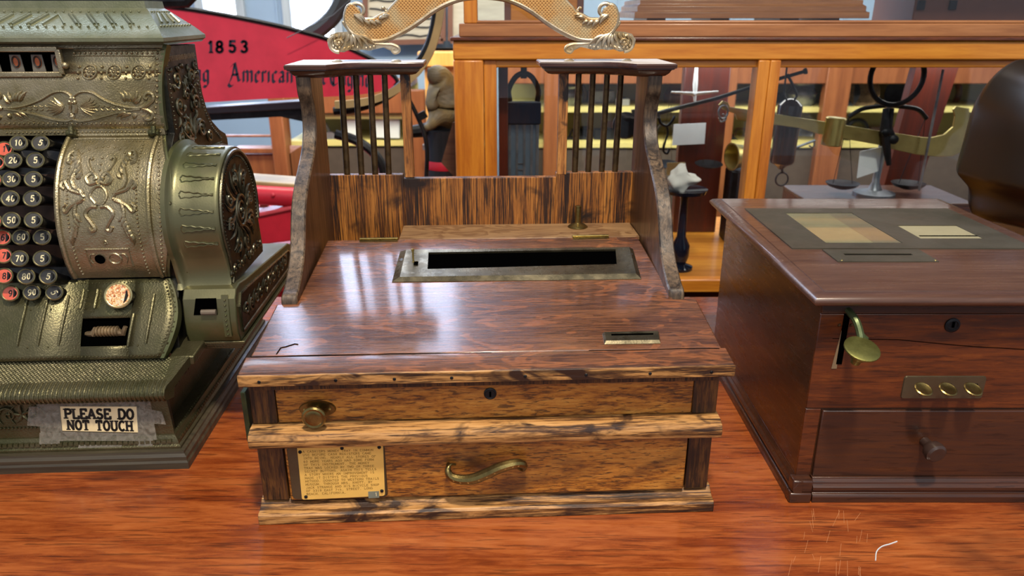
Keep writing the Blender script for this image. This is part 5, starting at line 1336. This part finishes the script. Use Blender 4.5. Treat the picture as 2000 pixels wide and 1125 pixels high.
# wooden box with counter balance
p0 = at(1532, 366, CY+.10); zt_ = at(1640, 402, CY+.09).z
wb = thing('wooden_scale_box', 'low brown wooden box inside the glass case carrying the two pan balance', 'box', (at(1700,380,CY+.17).x, CY+.17, CZ0))
MB().box(-.165, -.08, 0, .19, .10, zt_-CZ0).build('box_body', M['mahog'], wb, bevel=.002)
MB().box(-.167, -.082, zt_-CZ0, .192, .102, zt_-CZ0+.006).build('box_lid', M['mahog_top'], wb, bevel=.002)
zq = zt_+.006
pb_ = thing('two_pan_balance', 'two pan balance with black arched beam standing on the wooden box in the case', 'scale', (at(1708,370,CY+.17).x, CY+.17, zq))
hB = at(1708,212,CY+.17).z-zq
MB().lathe([(.045,0),(.045,.006),(.016,.012),(.008,.03),(.007,hB),(.010,hB+.004),(0,hB+.006)], (0,0,0), (0,0,1), 22).build('column', M['steel'], pb_)
MB().tube(catmull([(-.085,0,hB-.018),(-.060,0,hB-.002),(-.03,0,hB+.004),(0,0,hB+.006),(.03,0,hB+.004),(.065,0,hB-.002),(.088,0,hB-.022)], 5), .005, 8).build('beam', M['iron'], pb_)
for sx in (-1, 1):
    mb = MB(); pc2 = Vector((sx*.075, 0, .022))
    for dx in (-.022, .022): mb.tube([(sx*.085, 0, hB-.02), pc2+Vector((dx,0,.004))], .0008, 5)
    mb.build('pan_wire', M['iron'], pb_)
    MB().lathe([(.012,-.008),(.030,-.002),(.036,.004),(.037,.006),(.034,.005),(.02,0),(0,-.002)], pc2, (0,0,1), 24).build('scale_pan', M['iron'], pb_)
# stand with tissue
Yt = CY+.07
tz = at(1347,372,Yt).z; tx = at(1338,372,Yt).x
cs = thing('glass_cake_stand', 'dark blue glass pedestal dish with turned stem at the left inside the case', 'stand', (tx, Yt, CZ0))
bz = 0; h_ = tz-CZ0
MB().lathe([(.030,0),(.030,.006),(.014,.012),(.020,.03),(.020,.055),(.010,.075),(.008,h_-.02),(.012,h_-.01),(.045,h_-.004),(.048,h_+.004),(.045,h_+.003),(.01,h_-.001),(0,h_-.001)], (0,0,0), (0,0,1), 28).build('dish', plain('dark_blue_glass','#0c1626',.08,var=.02), cs)
random.seed(11)
mb = MB(); n1, n2 = 16, 10
vs = []
for j in range(n2+1):
    for i in range(n1):
        a = 2*PI*i/n1; ph = PI*j/n2; r = .034*math.sin(ph)*(1+.35*random.uniform(-1,1)); vs.append((r*math.cos(a)*1.05, r*math.sin(a)*.8, .016-.022*math.cos(ph)*(1+.3*random.uniform(-1,1))*(1.4 if math.cos(a) < 0 else .6)))
mb.add(vs, [(j*n1+i, j*n1+(i+1) % n1, (j+1)*n1+(i+1) % n1, (j+1)*n1+i) for j in range(n2) for i in range(n1)])
ts = mb.build('crumpled_tissue', M['tissue'], smooth=80); sm_ = ts.modifiers.new('s', 'SUBSURF'); sm_.levels = sm_.render_levels = 2; ts.location = (tx-.004, Yt, tz+.008)
lab(ts, 'crumpled white tissue lying on the dark blue pedestal dish', 'tissue')
# tall frame scale in the left bay
th_ = thing('weight_frame_scale', 'tall blue grey ribbed metal scale with black hanger, left bay of the case', 'scale', (at(1022,300,CY+.15).x, CY+.15, CZ0))
hh = at(1022,196,CY+.15).z-CZ0
wv = plain('blue_grey_paint_metal','#5f7080',.4,var=.15,scale=20,Metallic=.3)
MB().box(-.034,-.012,0,.034,.02,hh-.05).build('body', wv, th_, bevel=.002)
mb = MB()
for x in (-.030, -.014, .002, .018, .030): mb.box(x-.0025, -.016, .004, x+.0025, -.012, hh-.05)
for k in range(16): mb.box(-.011, -.0145, .012+k*.014, .0, -.012, .014+k*.014)
mb.build('ribs', M['steel'], th_)
MB().box(-.038,-.016,hh-.05,.038,.024,hh-.004).build('head', plain('dark_blue_steel','#26364c',.4,var=.1,Metallic=.4), th_, bevel=.003)
mb = MB(); mb.tube(catmull([(-.030,0,hh-.002),(-.032,0,hh+.022),(-.018,0,hh+.048),(0,0,hh+.056),(.018,0,hh+.048),(.032,0,hh+.022),(.030,0,hh-.002)], 5), .006, 9); mb.tube([(0,0,hh+.046),(0,0,CZT-CZ0-.004)], .007, 9); mb.build('hanger', M['iron'], th_)
# dark slats, small rear objects in the left bay
a = at(974,250,CY+.10); MB_ = MB().box(a.x-.0, CY+.10, CZ0, at(992,250,CY+.10).x, CY+.13, CZT-.002); o = MB_.build('narrow_post', M['redwood'], bevel=.001); lab(o, 'narrow dark purple brown upright just inside the left end of the case', 'post')
gl = thing('glass_rod', 'thin bright metal rod leaning inside the right part of the case', 'rod', (0,0,0)); MB().tube([at(1842,136,CY+.10), at(1795,372,CY+.10)], .0028, 8).build('rod', M['steel'], gl)
br = thing('brass_bell', 'small round brass bell lying on its side behind the middle stile', 'bell', (at(1450,305,CY+.3).x, CY+.3, CZ0)); hz = at(1450,305,CY+.3).z-CZ0
MB().lathe([(.0,-.02),(.018,-.018),(.026,-.005),(.030,.02),(.034,.03),(.030,.03),(.024,.0),(0,-.01)], (0,0,hz), (-1,-.3,0), 20).build('bell_body', M['brass_b'], br)
MB().box(-.03,-.03,0,.03,.03,hz-.032).build('bell_stand', M['iron'], br, bevel=.003)

# ---------------------------------------------------------------- far cabinets with yellow shelves
def farcab(name, label, px0, px1, Y, ztop_px, bottom, shelves_px, posts_px, deep=.35, items=True):
    x0, x1 = at(px0,250,Y).x, at(px1,250,Y).x; zt = at(1000,ztop_px,Y).z; r = thing(name, label, 'cabinet', (0,0,FLZ))
    zf = -FLZ
    MB().box(x0, Y+deep, 0, x1, Y+deep+.02, zt+zf).build('back_board', M['olive'], r, smooth=0)
    MB().box(x0, Y, zt+zf-.10, x1, Y+.05, zt+zf).build('top_rail', M['farwood'], r, bevel=.004)
    MB().box(x0, Y, zt+zf, x1, Y+deep, zt+zf+.02).build('top_board', M['farwood'], r)
    for p in shelves_px:
        z = at(1000, p, Y).z+zf; MB().box(x0, Y+.03, z-.02, x1, Y+deep, z).build('shelf', M['yellow'], r, smooth=0)
    z = at(1000, shelves_px[-1], Y).z+zf-.03
    MB().box(x0, Y+.04, 0, x1, Y+deep, z).build('cabinet_base', plain('dark_grey_base','#4a4038',.6), r, smooth=0)
    for a, b in posts_px: MB().box(at(a,250,Y).x, Y-.01, 0, at(b,250,Y).x, Y+.04, zt+zf-.001).build('stile', M['farwood'], r, bevel=.004)
    return r
FY = 3.4
farcab('far_shelf_cabinet', 'far wall cabinet with yellow lined shelves and orange stiles, seen through the glass case', 985, 2150, FY, 118, 0, (212, 282), ((1062,1092),(1402,1430),(1600,1648),(1960,2010)))
farcab('far_shelf_cabinet', 'far cabinet with yellow shelf and pale signs, seen between tray screen bars and register', 556, 800, 3.25, 175, 0, (225, 278), ((530,562),(792,832)))
fd = thing('pine_cupboard', 'tall pale pine cupboard door with small metal catch behind the monkey statue', 'cupboard', (at(832,250,3.1).x, 3.1, FLZ)); hz = at(850,100,3.1).z-FLZ
w_ = at(912,250,3.1).x-at(800,250,3.1).x
MB().box(0,.02,0,w_+.02,.28,hz).build('cupboard_body', M['pinebright'], fd, bevel=.004)
MB().box(.02,0,.1,w_*.62,.02,hz-.10).build('cupboard_door', M['pinebright'], fd, bevel=.006)
MB().box(-.02,-.02,hz-.06,w_+.03,.285,hz).build('cupboard_cornice', M['pinebright'], fd, bevel=.006)
p = at(835,288,3.08); MB().obox((p.x-fd.location.x, -.01, p.z-FLZ), (.02,0,0), (0,.01,0), (0,0,.012)).build('catch', M['steel'], fd, bevel=.002)
# things on the far shelves
def blob(name, label, cat, px, py, Y, kind, mat, group=None, s=1.0):
    p = at(px, py, Y)
    mb = MB()
    if kind == 'pot': mb.lathe([(.03*s,0),(.05*s,.02*s),(.055*s,.05*s),(.035*s,.08*s),(.04*s,.09*s),(0,.085*s)], (0,0,0), (0,0,1), 18)
    elif kind == 'shoe':
        mb.tube([(0.05*s*math.cos(a), 0, .055*s+.055*s*math.sin(a)) for a in [PI*1.35-1.7*PI*i/20*.999 for i in range(21)]], .012*s, 7)
    elif kind == 'plate': mb.lathe([(0,.0),(.05*s,.004),(.058*s,.014*s),(.053*s,.012*s),(0,.008)], (0,0,.055*s), (0,-1,.2), 22)
    elif kind == 'iron': mb.loft([[(-.06*s,-.02*s,0),(.06*s,-.01*s,0),(.06*s,.01*s,0),(-.06*s,.02*s,0)],[(-.05*s,-.018*s,.03*s),(.02*s,-.008*s,.035*s),(.02*s,.008*s,.035*s),(-.05*s,.018*s,.03*s)]]); mb.tube([(-.04*s,0,.03*s),(-.03*s,0,.06*s),(.0,0,.06*s),(.01*s,0,.03*s)], .006*s, 6)
    elif kind == 'book': mb.box(-.05*s,-.03*s,0,.05*s,.03*s,.07*s)
    o = mb.build(name, mat, smooth=40); o.location = p; tag(o, label, cat, group); return o
IR = M['iron']; sh1, sh2 = 212, 282
wreath = [(1640,'first'),(1677,'second')]
blob('iron_ring_mount', 'left one of two dark round ring mounts on the upper yellow shelf at right', 'mount', 1642, sh1-1, FY+.12, 'plate', IR, 'round ring mounts on the far upper shelf', s=1.25)
blob('iron_ring_mount', 'right one of two dark round ring mounts on the upper yellow shelf at right', 'mount', 1680, sh1-1, FY+.12, 'plate', M['brass_d'], 'round ring mounts on the far upper shelf', s=1.25)
blob('horseshoe', 'small dark horseshoe standing on the lower yellow shelf at right', 'horseshoe', 1668, sh2-1, FY+.12, 'shoe', IR)
blob('glass_jar', 'pale green glass jar on the upper far shelf behind the spring balance', 'jar', 1562, sh1-1, FY+.14, 'pot', M['steel'], s=1.3)
blob('flat_iron', 'dark flat iron on the lower far shelf seen between the right screen bars', 'flat iron', 1130, sh2-1, FY+.14, 'iron', IR, s=1.1)
blob('iron_tool_box', 'dark iron tool block on the lower far shelf near the right bracket', 'tool', 1180, sh2-1, FY+.16, 'book', IR, s=1.0)
blob('white_box', 'small white box on the upper far shelf between the right screen bars', 'box', 1215, sh1-1, FY+.14, 'book', M['white'], s=.6)
blob('tin_can', 'shiny tin pot on the upper far shelf at left of the right screen bars', 'pot', 1112, sh1-1, FY+.14, 'pot', M['steel'], s=1.1)
blob('flat_iron', 'dark flat iron on the lower far shelf left of the middle case stile', 'flat iron', 1425, sh2-1, FY+.14, 'iron', IR)
blob('dark_jug', 'dark jug on the upper far shelf just left of the middle case stile', 'jug', 1408, sh1-1, FY+.14, 'pot', IR, s=1.0)
blob('glass_dish', 'shiny dish on the yellow shelf beside the left bracket of the tray', 'dish', 640, 277, 3.35, 'iron', M['steel'], s=1.3)
rnd = random.Random(21)
order = {0: -1, 1: -1}; ORD = ['first','second','third','fourth','fifth','sixth','seventh','eighth','ninth','tenth','eleventh','twelfth','thirteenth','fourteenth']
kinds = ['iron', 'shoe', 'pot', 'book', 'plate', 'iron', 'book']
for i in range(30):
    up = i % 2; px_ = 1092+i*26+rnd.uniform(-5, 5)
    if any(a-12 < px_ < b+12 for a, b in ((1062,1098),(1400,1432),(1590,1660))): continue
    k_ = kinds[i % 7]; mt = (IR, M['brass_d'], IR, M['steel'], M['mahog'])[i % 5]
    nm, ds = {'iron': ('flat_iron','flat iron'), 'shoe': ('horseshoe','horseshoe'), 'pot': ('small_pot','round bellied pot'), 'book': ('tool_block','block shaped tool'), 'plate': ('round_mount','round plate')}[k_]
    cw_ = ('black','brassy brown','black','grey steel','dark wooden')[i % 5]
    order[up] += 1; od = ORD[order[up]]
    blob(nm, '%s %s, %s from left in the back row, %s far shelf' % (cw_, ds, od, 'upper' if up else 'lower'), ds.split()[-1], px_, (sh1 if up else sh2)-1, FY+.25, k_, mt, 'tools and pots on the %s far shelf' % ('upper' if up else 'lower'), s=rnd.uniform(.8, 1.25))
def board(name, pts, Y, mats, label, cat, th=.02, fw=.03):
    P = [at(x, y, Y) for x, y in pts]; r = thing(name, label, cat, (P[0].x, Y, P[0].z)); Q = [p-P[0] for p in P]
    MB().loft([[q for q in Q], [q+Vector((0,th,0)) for q in Q]]).build('panel', mats[0], r, smooth=0)
    if len(mats) > 1:
        mb = MB()
        for a, b in zip(Q, Q[1:]+Q[:1]): mb.bar(a, b, fw, th*1.6, (0,1,0)) if False else mb.bar(a+Vector((0,-.004,0)), b+Vector((0,-.004,0)), th*1.4, fw, (0,1,0))
        mb.build('frame', mats[1], r, smooth=0)
    return r
wb1 = board('wire_display_board', ((714,-60),(866,-60),(866,80),(714,84)), 4.45, (M['wirebg'], M['brownframe']), 'framed grey board of wire samples on the far wall, behind the left of the arch', 'display board')
mb = MB()
for k in range(8):
    y = -50+k*17; pts = [at(722+i*14, y+2*math.sin(i*1.9+k), 4.44)-Vector(wb1.location) for i in range(11)]; mb.tube(pts, .004, 5)
mb.build('wire_samples', M['iron'], wb1)
wb2 = board('wire_display_board', ((880,-60),(1010,-60),(1010,78),(880,80)), 4.45, (M['wirebg'], M['brownframe']), 'framed grey board of wire samples on the far wall, behind the case post', 'display board')
board('sign_panel', ((668,226),(700,226),(700,268),(668,268)), 3.3, (M['white'],), 'pale blue white printed sign between first and third screen bars at left', 'sign')
board('sign_panel', ((724,226),(780,230),(780,270),(724,268)), 3.3, (M['white'],), 'wide pale sign just left of the left screen post', 'sign')
# orange rail under the window wall behind the register
wr = thing('pine_showcase', 'pine framed showcase end between register and tray bracket', 'showcase', (0, 3.0, FLZ)); q = lambda x, y: at(x, y, 3.0)
x0, x1 = q(430,300).x, q(562,300).x
MB().box(q(535,300).x, -.02, 0, x1, .04, q(540,205).z-FLZ).build('stile', M['farwood'], wr, bevel=.004)
MB().box(x0, 0, q(540,300).z-FLZ, q(536,300).x, .03, q(540,290).z-FLZ).build('rail', M['farwood'], wr, bevel=.003)
MB().box(x0, 0, q(540,268).z-FLZ, q(536,300).x, .02, q(540,264).z-FLZ).build('rail', M['farwood'], wr, bevel=.002)
MB().box(x0, .02, 0, x1, .22, q(540,302).z-FLZ).build('showcase_base', M['farwood'], wr, smooth=0)

# ---------------------------------------------------------------- fire wagon with red sign board
SY = 2.05
wg = thing('red_wagon', 'antique red wagon with long dark tongue and red seat rails behind the cash register', 'wagon', (0, SY, FLZ)); wo = Vector((0, SY, FLZ))
q = lambda x, y, Y=SY: at(x, y, Y)-wo
def poly(mb, pts, Y, th): P = [q(x, y, Y) for x, y in pts]; mb.loft([[p for p in P], [p+Vector((0,th,0)) for p in P]]); return mb
poly(MB(), ((395,210),(605,196),(612,212),(395,224)), SY+.05, .06).build('tongue', plain('dark_grey_iron','#3b4047',.4,Metallic=.3), wg, smooth=0, bevel=.003)
poly(MB(), ((395,224),(540,216),(608,238),(608,228),(560,212),(610,206),(612,236),(606,244),(540,229),(395,236)), SY+.08, .04)
poly(MB(), ((395,222),(612,210),(612,242),(548,228),(395,236)), SY+.06, .05).build('tongue_brace', M['iron'], wg, smooth=0)
poly(MB(), ((400,348),(470,352),(580,360),(580,372),(400,362)), SY+.0, .10).build('seat_rail', M['tan'], wg, smooth=0, bevel=.004)
MB().tube([q(400,376), q(500,380), q(600,386)], .028, 12).build('red_rail', M['red'], wg)
MB().lathe([(.006,0),(.005,.004),(0,.006)], q(533,381,SY-.03), (0,-1,.2), 10).build('rivet', M['red'], wg)
for a, b in ((508,528),(534,552)): poly(MB(), ((a,398),(a+16,396),(a+8,424),(a-10,426)), SY+.06, .02).build('floor_slat', M['tan'], wg, smooth=0)
poly(MB(), ((380,428),(500,424),(590,405),(590,468),(500,480),(380,480)), SY-.02, .05).build('side_board', M['red'], wg, smooth=0, bevel=.004)
poly(MB(), ((380,420),(500,417),(590,399),(590,406),(500,425),(380,429)), SY-.03, .07).build('side_moulding', plain('pale_red_moulding','#d0505c',.35), wg, smooth=0, bevel=.003)
MB().box(-1.35, .02, .35, q(600,480).x, .5, q(560,480).z).build('wagon_bed', M['red'], wg, smooth=0)
for sx in (-1.2, -.75): 
    mb = MB(); mb.tube([(sx+.33*math.cos(a), .0, .36+.33*math.sin(a)) for a in [2*PI*i/30 for i in range(30)]], .03, 8, closed=True)
    for k in range(10): mb.tube([(sx, 0, .36), (sx+.33*math.cos(k*PI/5), 0, .36+.33*math.sin(k*PI/5))], .014, 6)
    mb.build('wheel', M['red'], wg)
# steel-tyred rims
mb = MB(); P = catmull([q(x, y, 1.9) for x, y in ((868,-25),(862,10),(856,50),(843,95),(822,132),(794,160),(762,182),(720,197),(680,203),(655,204))], 5)
mb.tube(P, .0125, 4, flat=1.0); mb.build('wheel_felloe', M['tan'], wg, smooth=0)
mb = MB(); P = catmull([q(x, y, 1.93) for x, y in ((850,-25),(852,10),(848,50),(836,90),(814,128),(790,160),(755,188),(715,206),(680,214),(652,217))], 5)
mb.tube(P, .0105, 8); mb.build('wheel_tyre', M['iron'], wg)
mb = MB(); P = catmull([q(x, y, 2.15) for x, y in ((678,-30),(668,0),(652,30),(630,52),(606,68),(590,78))], 5); mb.tube(P, .022, 8); mb.build('hoop', plain('dark_grey_hoop','#3b4248',.35), wg)
mb = MB(); P = catmull([q(x, y, 2.0) for x, y in ((655,262),(690,272),(720,290),(742,315),(752,345))], 5); mb.tube(P, .013, 8); mb.build('spring', M['iron'], wg)
MB().tube([q(300,6,1.7), q(0,10,1.7), q(-200,14,1.7)], .018, 8).build('draw_bar', M['iron'], wg)
MB().tube([q(300,4,1.7), q(365,2,1.7), q(375,-10,1.7)], .014, 8).build('draw_bar_end', M['iron'], wg)
MB().tube([q(560,74,2.0), q(650,30,2.0), q(690,-6,2.0)], .0012, 5).build('stay_wire', M['steel'], wg)
# sign board
sg_ = thing('engine_sign_board', 'red boat shaped sign board lettered 1853 above the wagon, pointed at its right end', 'sign', (0, SY, 0)); 
q = lambda x, y, Y=SY: at(x, y, Y)-Vector((0, SY, 0))
top = [(250,2),(320,13),(380,21),(450,33),(520,47),(580,61),(640,78),(700,104),(745,128),(772,152)]
bot = [(776,160),(770,170),(735,180),(690,186),(640,189),(590,190),(540,192),(470,196),(400,200),(250,206)]
T_ = catmull([Vector((a, b, 0)) for a, b in top], 3); B_2 = catmull([Vector((a, b, 0)) for a, b in bot], 3)
P = [q(p.x, p.y) for p in T_+B_2]
MB().loft([[p for p in P], [p+Vector((0,.018,0)) for p in P]]).build('board', M['redsign'], sg_, smooth=0)
mb = MB(); mb.tube([q(p.x, p.y-1.5) for p in T_]+[q(777,160)]+[q(772,168)], .006, 6); mb.build('board_edge', M['iron'], sg_)
mb = MB()
for ch, x, y in (('1',409,80),('8',424,80),('5',449,79.5),('3',472,79.5)):
    write(mb, ch, lambda a, b, h, x=x, y=y: q(x+a*3.9-2, y+22-b*3.55)-Vector((0,.001+h,0)), 1.3, .9, 1, .9, -.0, .001)
mb.build('year_lettering', M['inkblue'], sg_, smooth=0)
def nib(mb, pts, fn, nx=.46, ny=.42):
    for a, b in zip(pts, pts[1:]):
        L = [(a[0]-nx, a[1]-ny), (a[0]+nx, a[1]+ny), (b[0]+nx, b[1]+ny), (b[0]-nx, b[1]-ny)]
        cr = (L[1][0]-L[0][0])*(L[2][1]-L[1][1])-(L[1][1]-L[0][1])*(L[2][0]-L[1][0])
        if cr < 0: L = L[::-1]
        mb.add([fn(x, y, .0006) for x, y in L], [(0,1,2,3)])
def stem(x, h=4, top=1, bot=1):
    s = []
    if top: s += [(x-.55, h-.75)]
    s += [(x, h-.1), (x, .35)]
    if bot: s += [(x+.55, .75)]
    return s
BLK = {
 'n': (3.4, [stem(.7), [(.7,3.1),(1.6,3.9),(2.4,3.6),(2.4,.3),(3,.75)]]),
 'm': (5.1, [stem(.7), [(.7,3.1),(1.6,3.9),(2.4,3.6),(2.4,.3)], [(2.4,3.1),(3.3,3.9),(4.1,3.6),(4.1,.3),(4.7,.75)]]),
 'i': (1.8, [stem(.7), [(.6,5.1),(.8,5.3)]]), 'r': (2.5, [stem(.7), [(.7,3),(1.5,3.9),(2.1,3.5)]]),
 'e': (2.8, [[(2.1,.8),(1.3,.2),(.6,.8),(.6,3.2),(1.4,3.9),(2.2,3.2),(.7,2)]]), 'c': (2.7, [[(2.1,.8),(1.3,.2),(.6,.8),(.6,3.2),(1.4,3.9),(2.2,3.4)]]),
 'a': (3.3, [[(.7,3.5),(1.5,3.9),(2.2,3.4),(2.2,.4),(2.9,.7)], [(2.2,2.3),(1,2),(.6,1.2),(1,.3),(2.1,.8)]]),
 'g': (3.2, [[(2.3,3.6),(1.4,3.9),(.6,3.2),(.6,.9),(1.3,.3),(2.3,.9)], [(2.3,3.8),(2.3,-.6),(1.6,-1.6),(.6,-1.2)]]),
 'u': (3.4, [stem(.7), [(2.4,3.8),(2.4,.3),(3,.75)], [(.7,.5),(1.4,.2),(2.4,.9)]]), 'o': (3.1, [[(.6,3.2),(1.4,3.9),(2.3,3.2),(2.3,.9),(1.5,.2),(.6,.9),(.6,3.2)]]),
 'A': (5.6, [[(.9,5.0),(1.7,5.9),(2.7,6.4),(3.2,4.6),(4.3,.6),(5.2,.9)], [(2.5,6.0),(1.9,3),(.9,.6),(.0,-.6),(.8,-1.4),(1.9,-1.0)], [(1.5,2.6),(3.9,2.6)]]),
 'E': (4.8, [[(4.1,5.2),(2.6,6.2),(1,5),(.6,3),(1,1.2),(2.4,.2),(4.2,1.2)], [(2.1,5.8),(2.1,.6)], [(1.2,3.2),(3.6,3.4)]]),
 'F': (4.4, [[(4.2,6),(2.6,5.6),(1,6.1),(.3,5.2)], [(2,5.8),(2,.8),(.8,.1)], [(1.4,3.4),(3.5,3.3)]]),
 'Y': (4.8, [[(.3,5.2),(1.1,6.1),(2.2,3.4)], [(3.9,6.2),(3.9,.6),(2.6,-1.2),(1,-.8)], [(2.2,3.4),(3.8,3)]]),
}
mb = MB()
def blk(txt, xs, y0, sx, sy, slope):
    s = 0
    for ch in txt:
        wd, ss = BLK[ch]
        for line in ss: nib(mb, line, lambda a, b, h, s=s: q(xs+(s+a)*sx, y0+(s+a)*sx*slope-b*sy)-Vector((0,h,0)))
        s += wd
    return xs+s*sx
for t_, x_, y_, a_, s_ in (('Young',323,159,4.9,.02),('American',446,161,4.72,.015),('Fire',593,165,4.1,.02),('Engine',643,168,4.2,.03)):
    mb = MB(); blk(t_, x_, y_, a_, 5.9, s_); mb.build('blackletter_word', M['inkblue'], sg_, smooth=0)

# ---------------------------------------------------------------- monkey statue on a post and black hook rod
MY = 1.95
mk = thing('monkey_statue', 'grey brown carved monkey statue seen from behind, sitting hunched on a dark post', 'statue', (0, MY, 0)); q = lambda x, y, d=0: at(x, y, MY+d)-Vector((0, MY, 0))
# one continuous body : skin modifier over a joint skeleton
def skin(name, nodes, edges, mat, parent, root=0, sub=2):
    me = bpy.data.meshes.new(name); me.from_pydata([n[0] for n in nodes], edges, []); me.materials.append(mat)
    o = bpy.data.objects.new(name, me); COL.objects.link(o); o.parent = parent
    sk_ = o.modifiers.new('skin', 'SKIN'); 
    for v, n in zip(me.skin_vertices[0].data, nodes): v.radius = (n[1]*1.12, n[1]*1.12)
    me.skin_vertices[0].data[root].use_root = True
    s = o.modifiers.new('sub', 'SUBSURF'); s.levels = s.render_levels = sub
    return o
N_ = [(q(872,234), .042), (q(874,208), .047), (q(871,180), .046), (q(862,158,-.01), .032), (q(852,142,-.02), .028), (q(843,150,-.045), .015),
      (q(850,182,-.03), .022), (q(842,203,-.05), .016), (q(846,216,-.06), .011), (q(884,180,.01), .020), (q(888,205,.01), .015),
      (q(855,226,-.05), .022), (q(845,240,-.06), .014), (q(838,248,-.08), .011), (q(831,250,-.10), .008), (q(886,240,.0), .022)]
skin('body', N_, [(0,1),(1,2),(2,3),(3,4),(4,5),(2,6),(6,7),(7,8),(2,9),(9,10),(0,11),(11,12),(12,13),(13,14),(0,15)], M['monkey'], mk)
mb = MB()
for dx in (-13, 12): mb.ball(q(853+dx, 138, -.015), .008, 9, 6)
mb.build('ear', M['monkey'], mk)
pk = plain('dark_painted_post','#23262c',.3,var=.2,scale=12)
ps_ = thing('statue_post', 'dark blue black post with red band below the monkey statue', 'post', (q(870,300).x, MY, FLZ)); zt = q(870,252).z-FLZ
MB().lathe([(.08,0),(.075,.3),(.055,zt-.12),(.05,zt-.05),(.052,zt),(0,zt)], (0,0,0), (0,0,1), 22).build('post_body', pk, ps_)
MB().lathe([(.0545,zt-.10),(.056,zt-.095),(.054,zt-.08),(.053,zt-.078)], (0,0,0), (0,0,1), 22).build('red_band', M['red'], ps_)
MB().tube([(-.10,-.03,zt-.005),(0,0,zt+.004),(.03,0,zt+.004)], [.014,.022,.02], 10).build('perch_bar', M['iron'], ps_)
hk = thing('curved_iron_rod', 'black curved iron rod with short bracket rising left of the monkey statue', 'rod', (0, 1.8, 0)); q = lambda x, y: at(x, y, 1.8)-Vector((0,1.8,0))
MB().tube(catmull([q(796,190), q(808,212), q(818,234), q(829,262), q(834,300), q(832,350), q(826,420)], 5), .0052, 8).build('rod', M['iron'], hk)
MB().obox(q(824,226), (.010,0,.005), (0,.006,0), (-.004,0,.008)).build('bracket', M['iron'], hk, bevel=.001)
bk_ = card('leaning_panel', ((862,318),(884,240),(900,236),(900,360)), 1.75, M['mahog_top'], 'small brown edged leaning panel just left of the case stile', 'panel', .01)
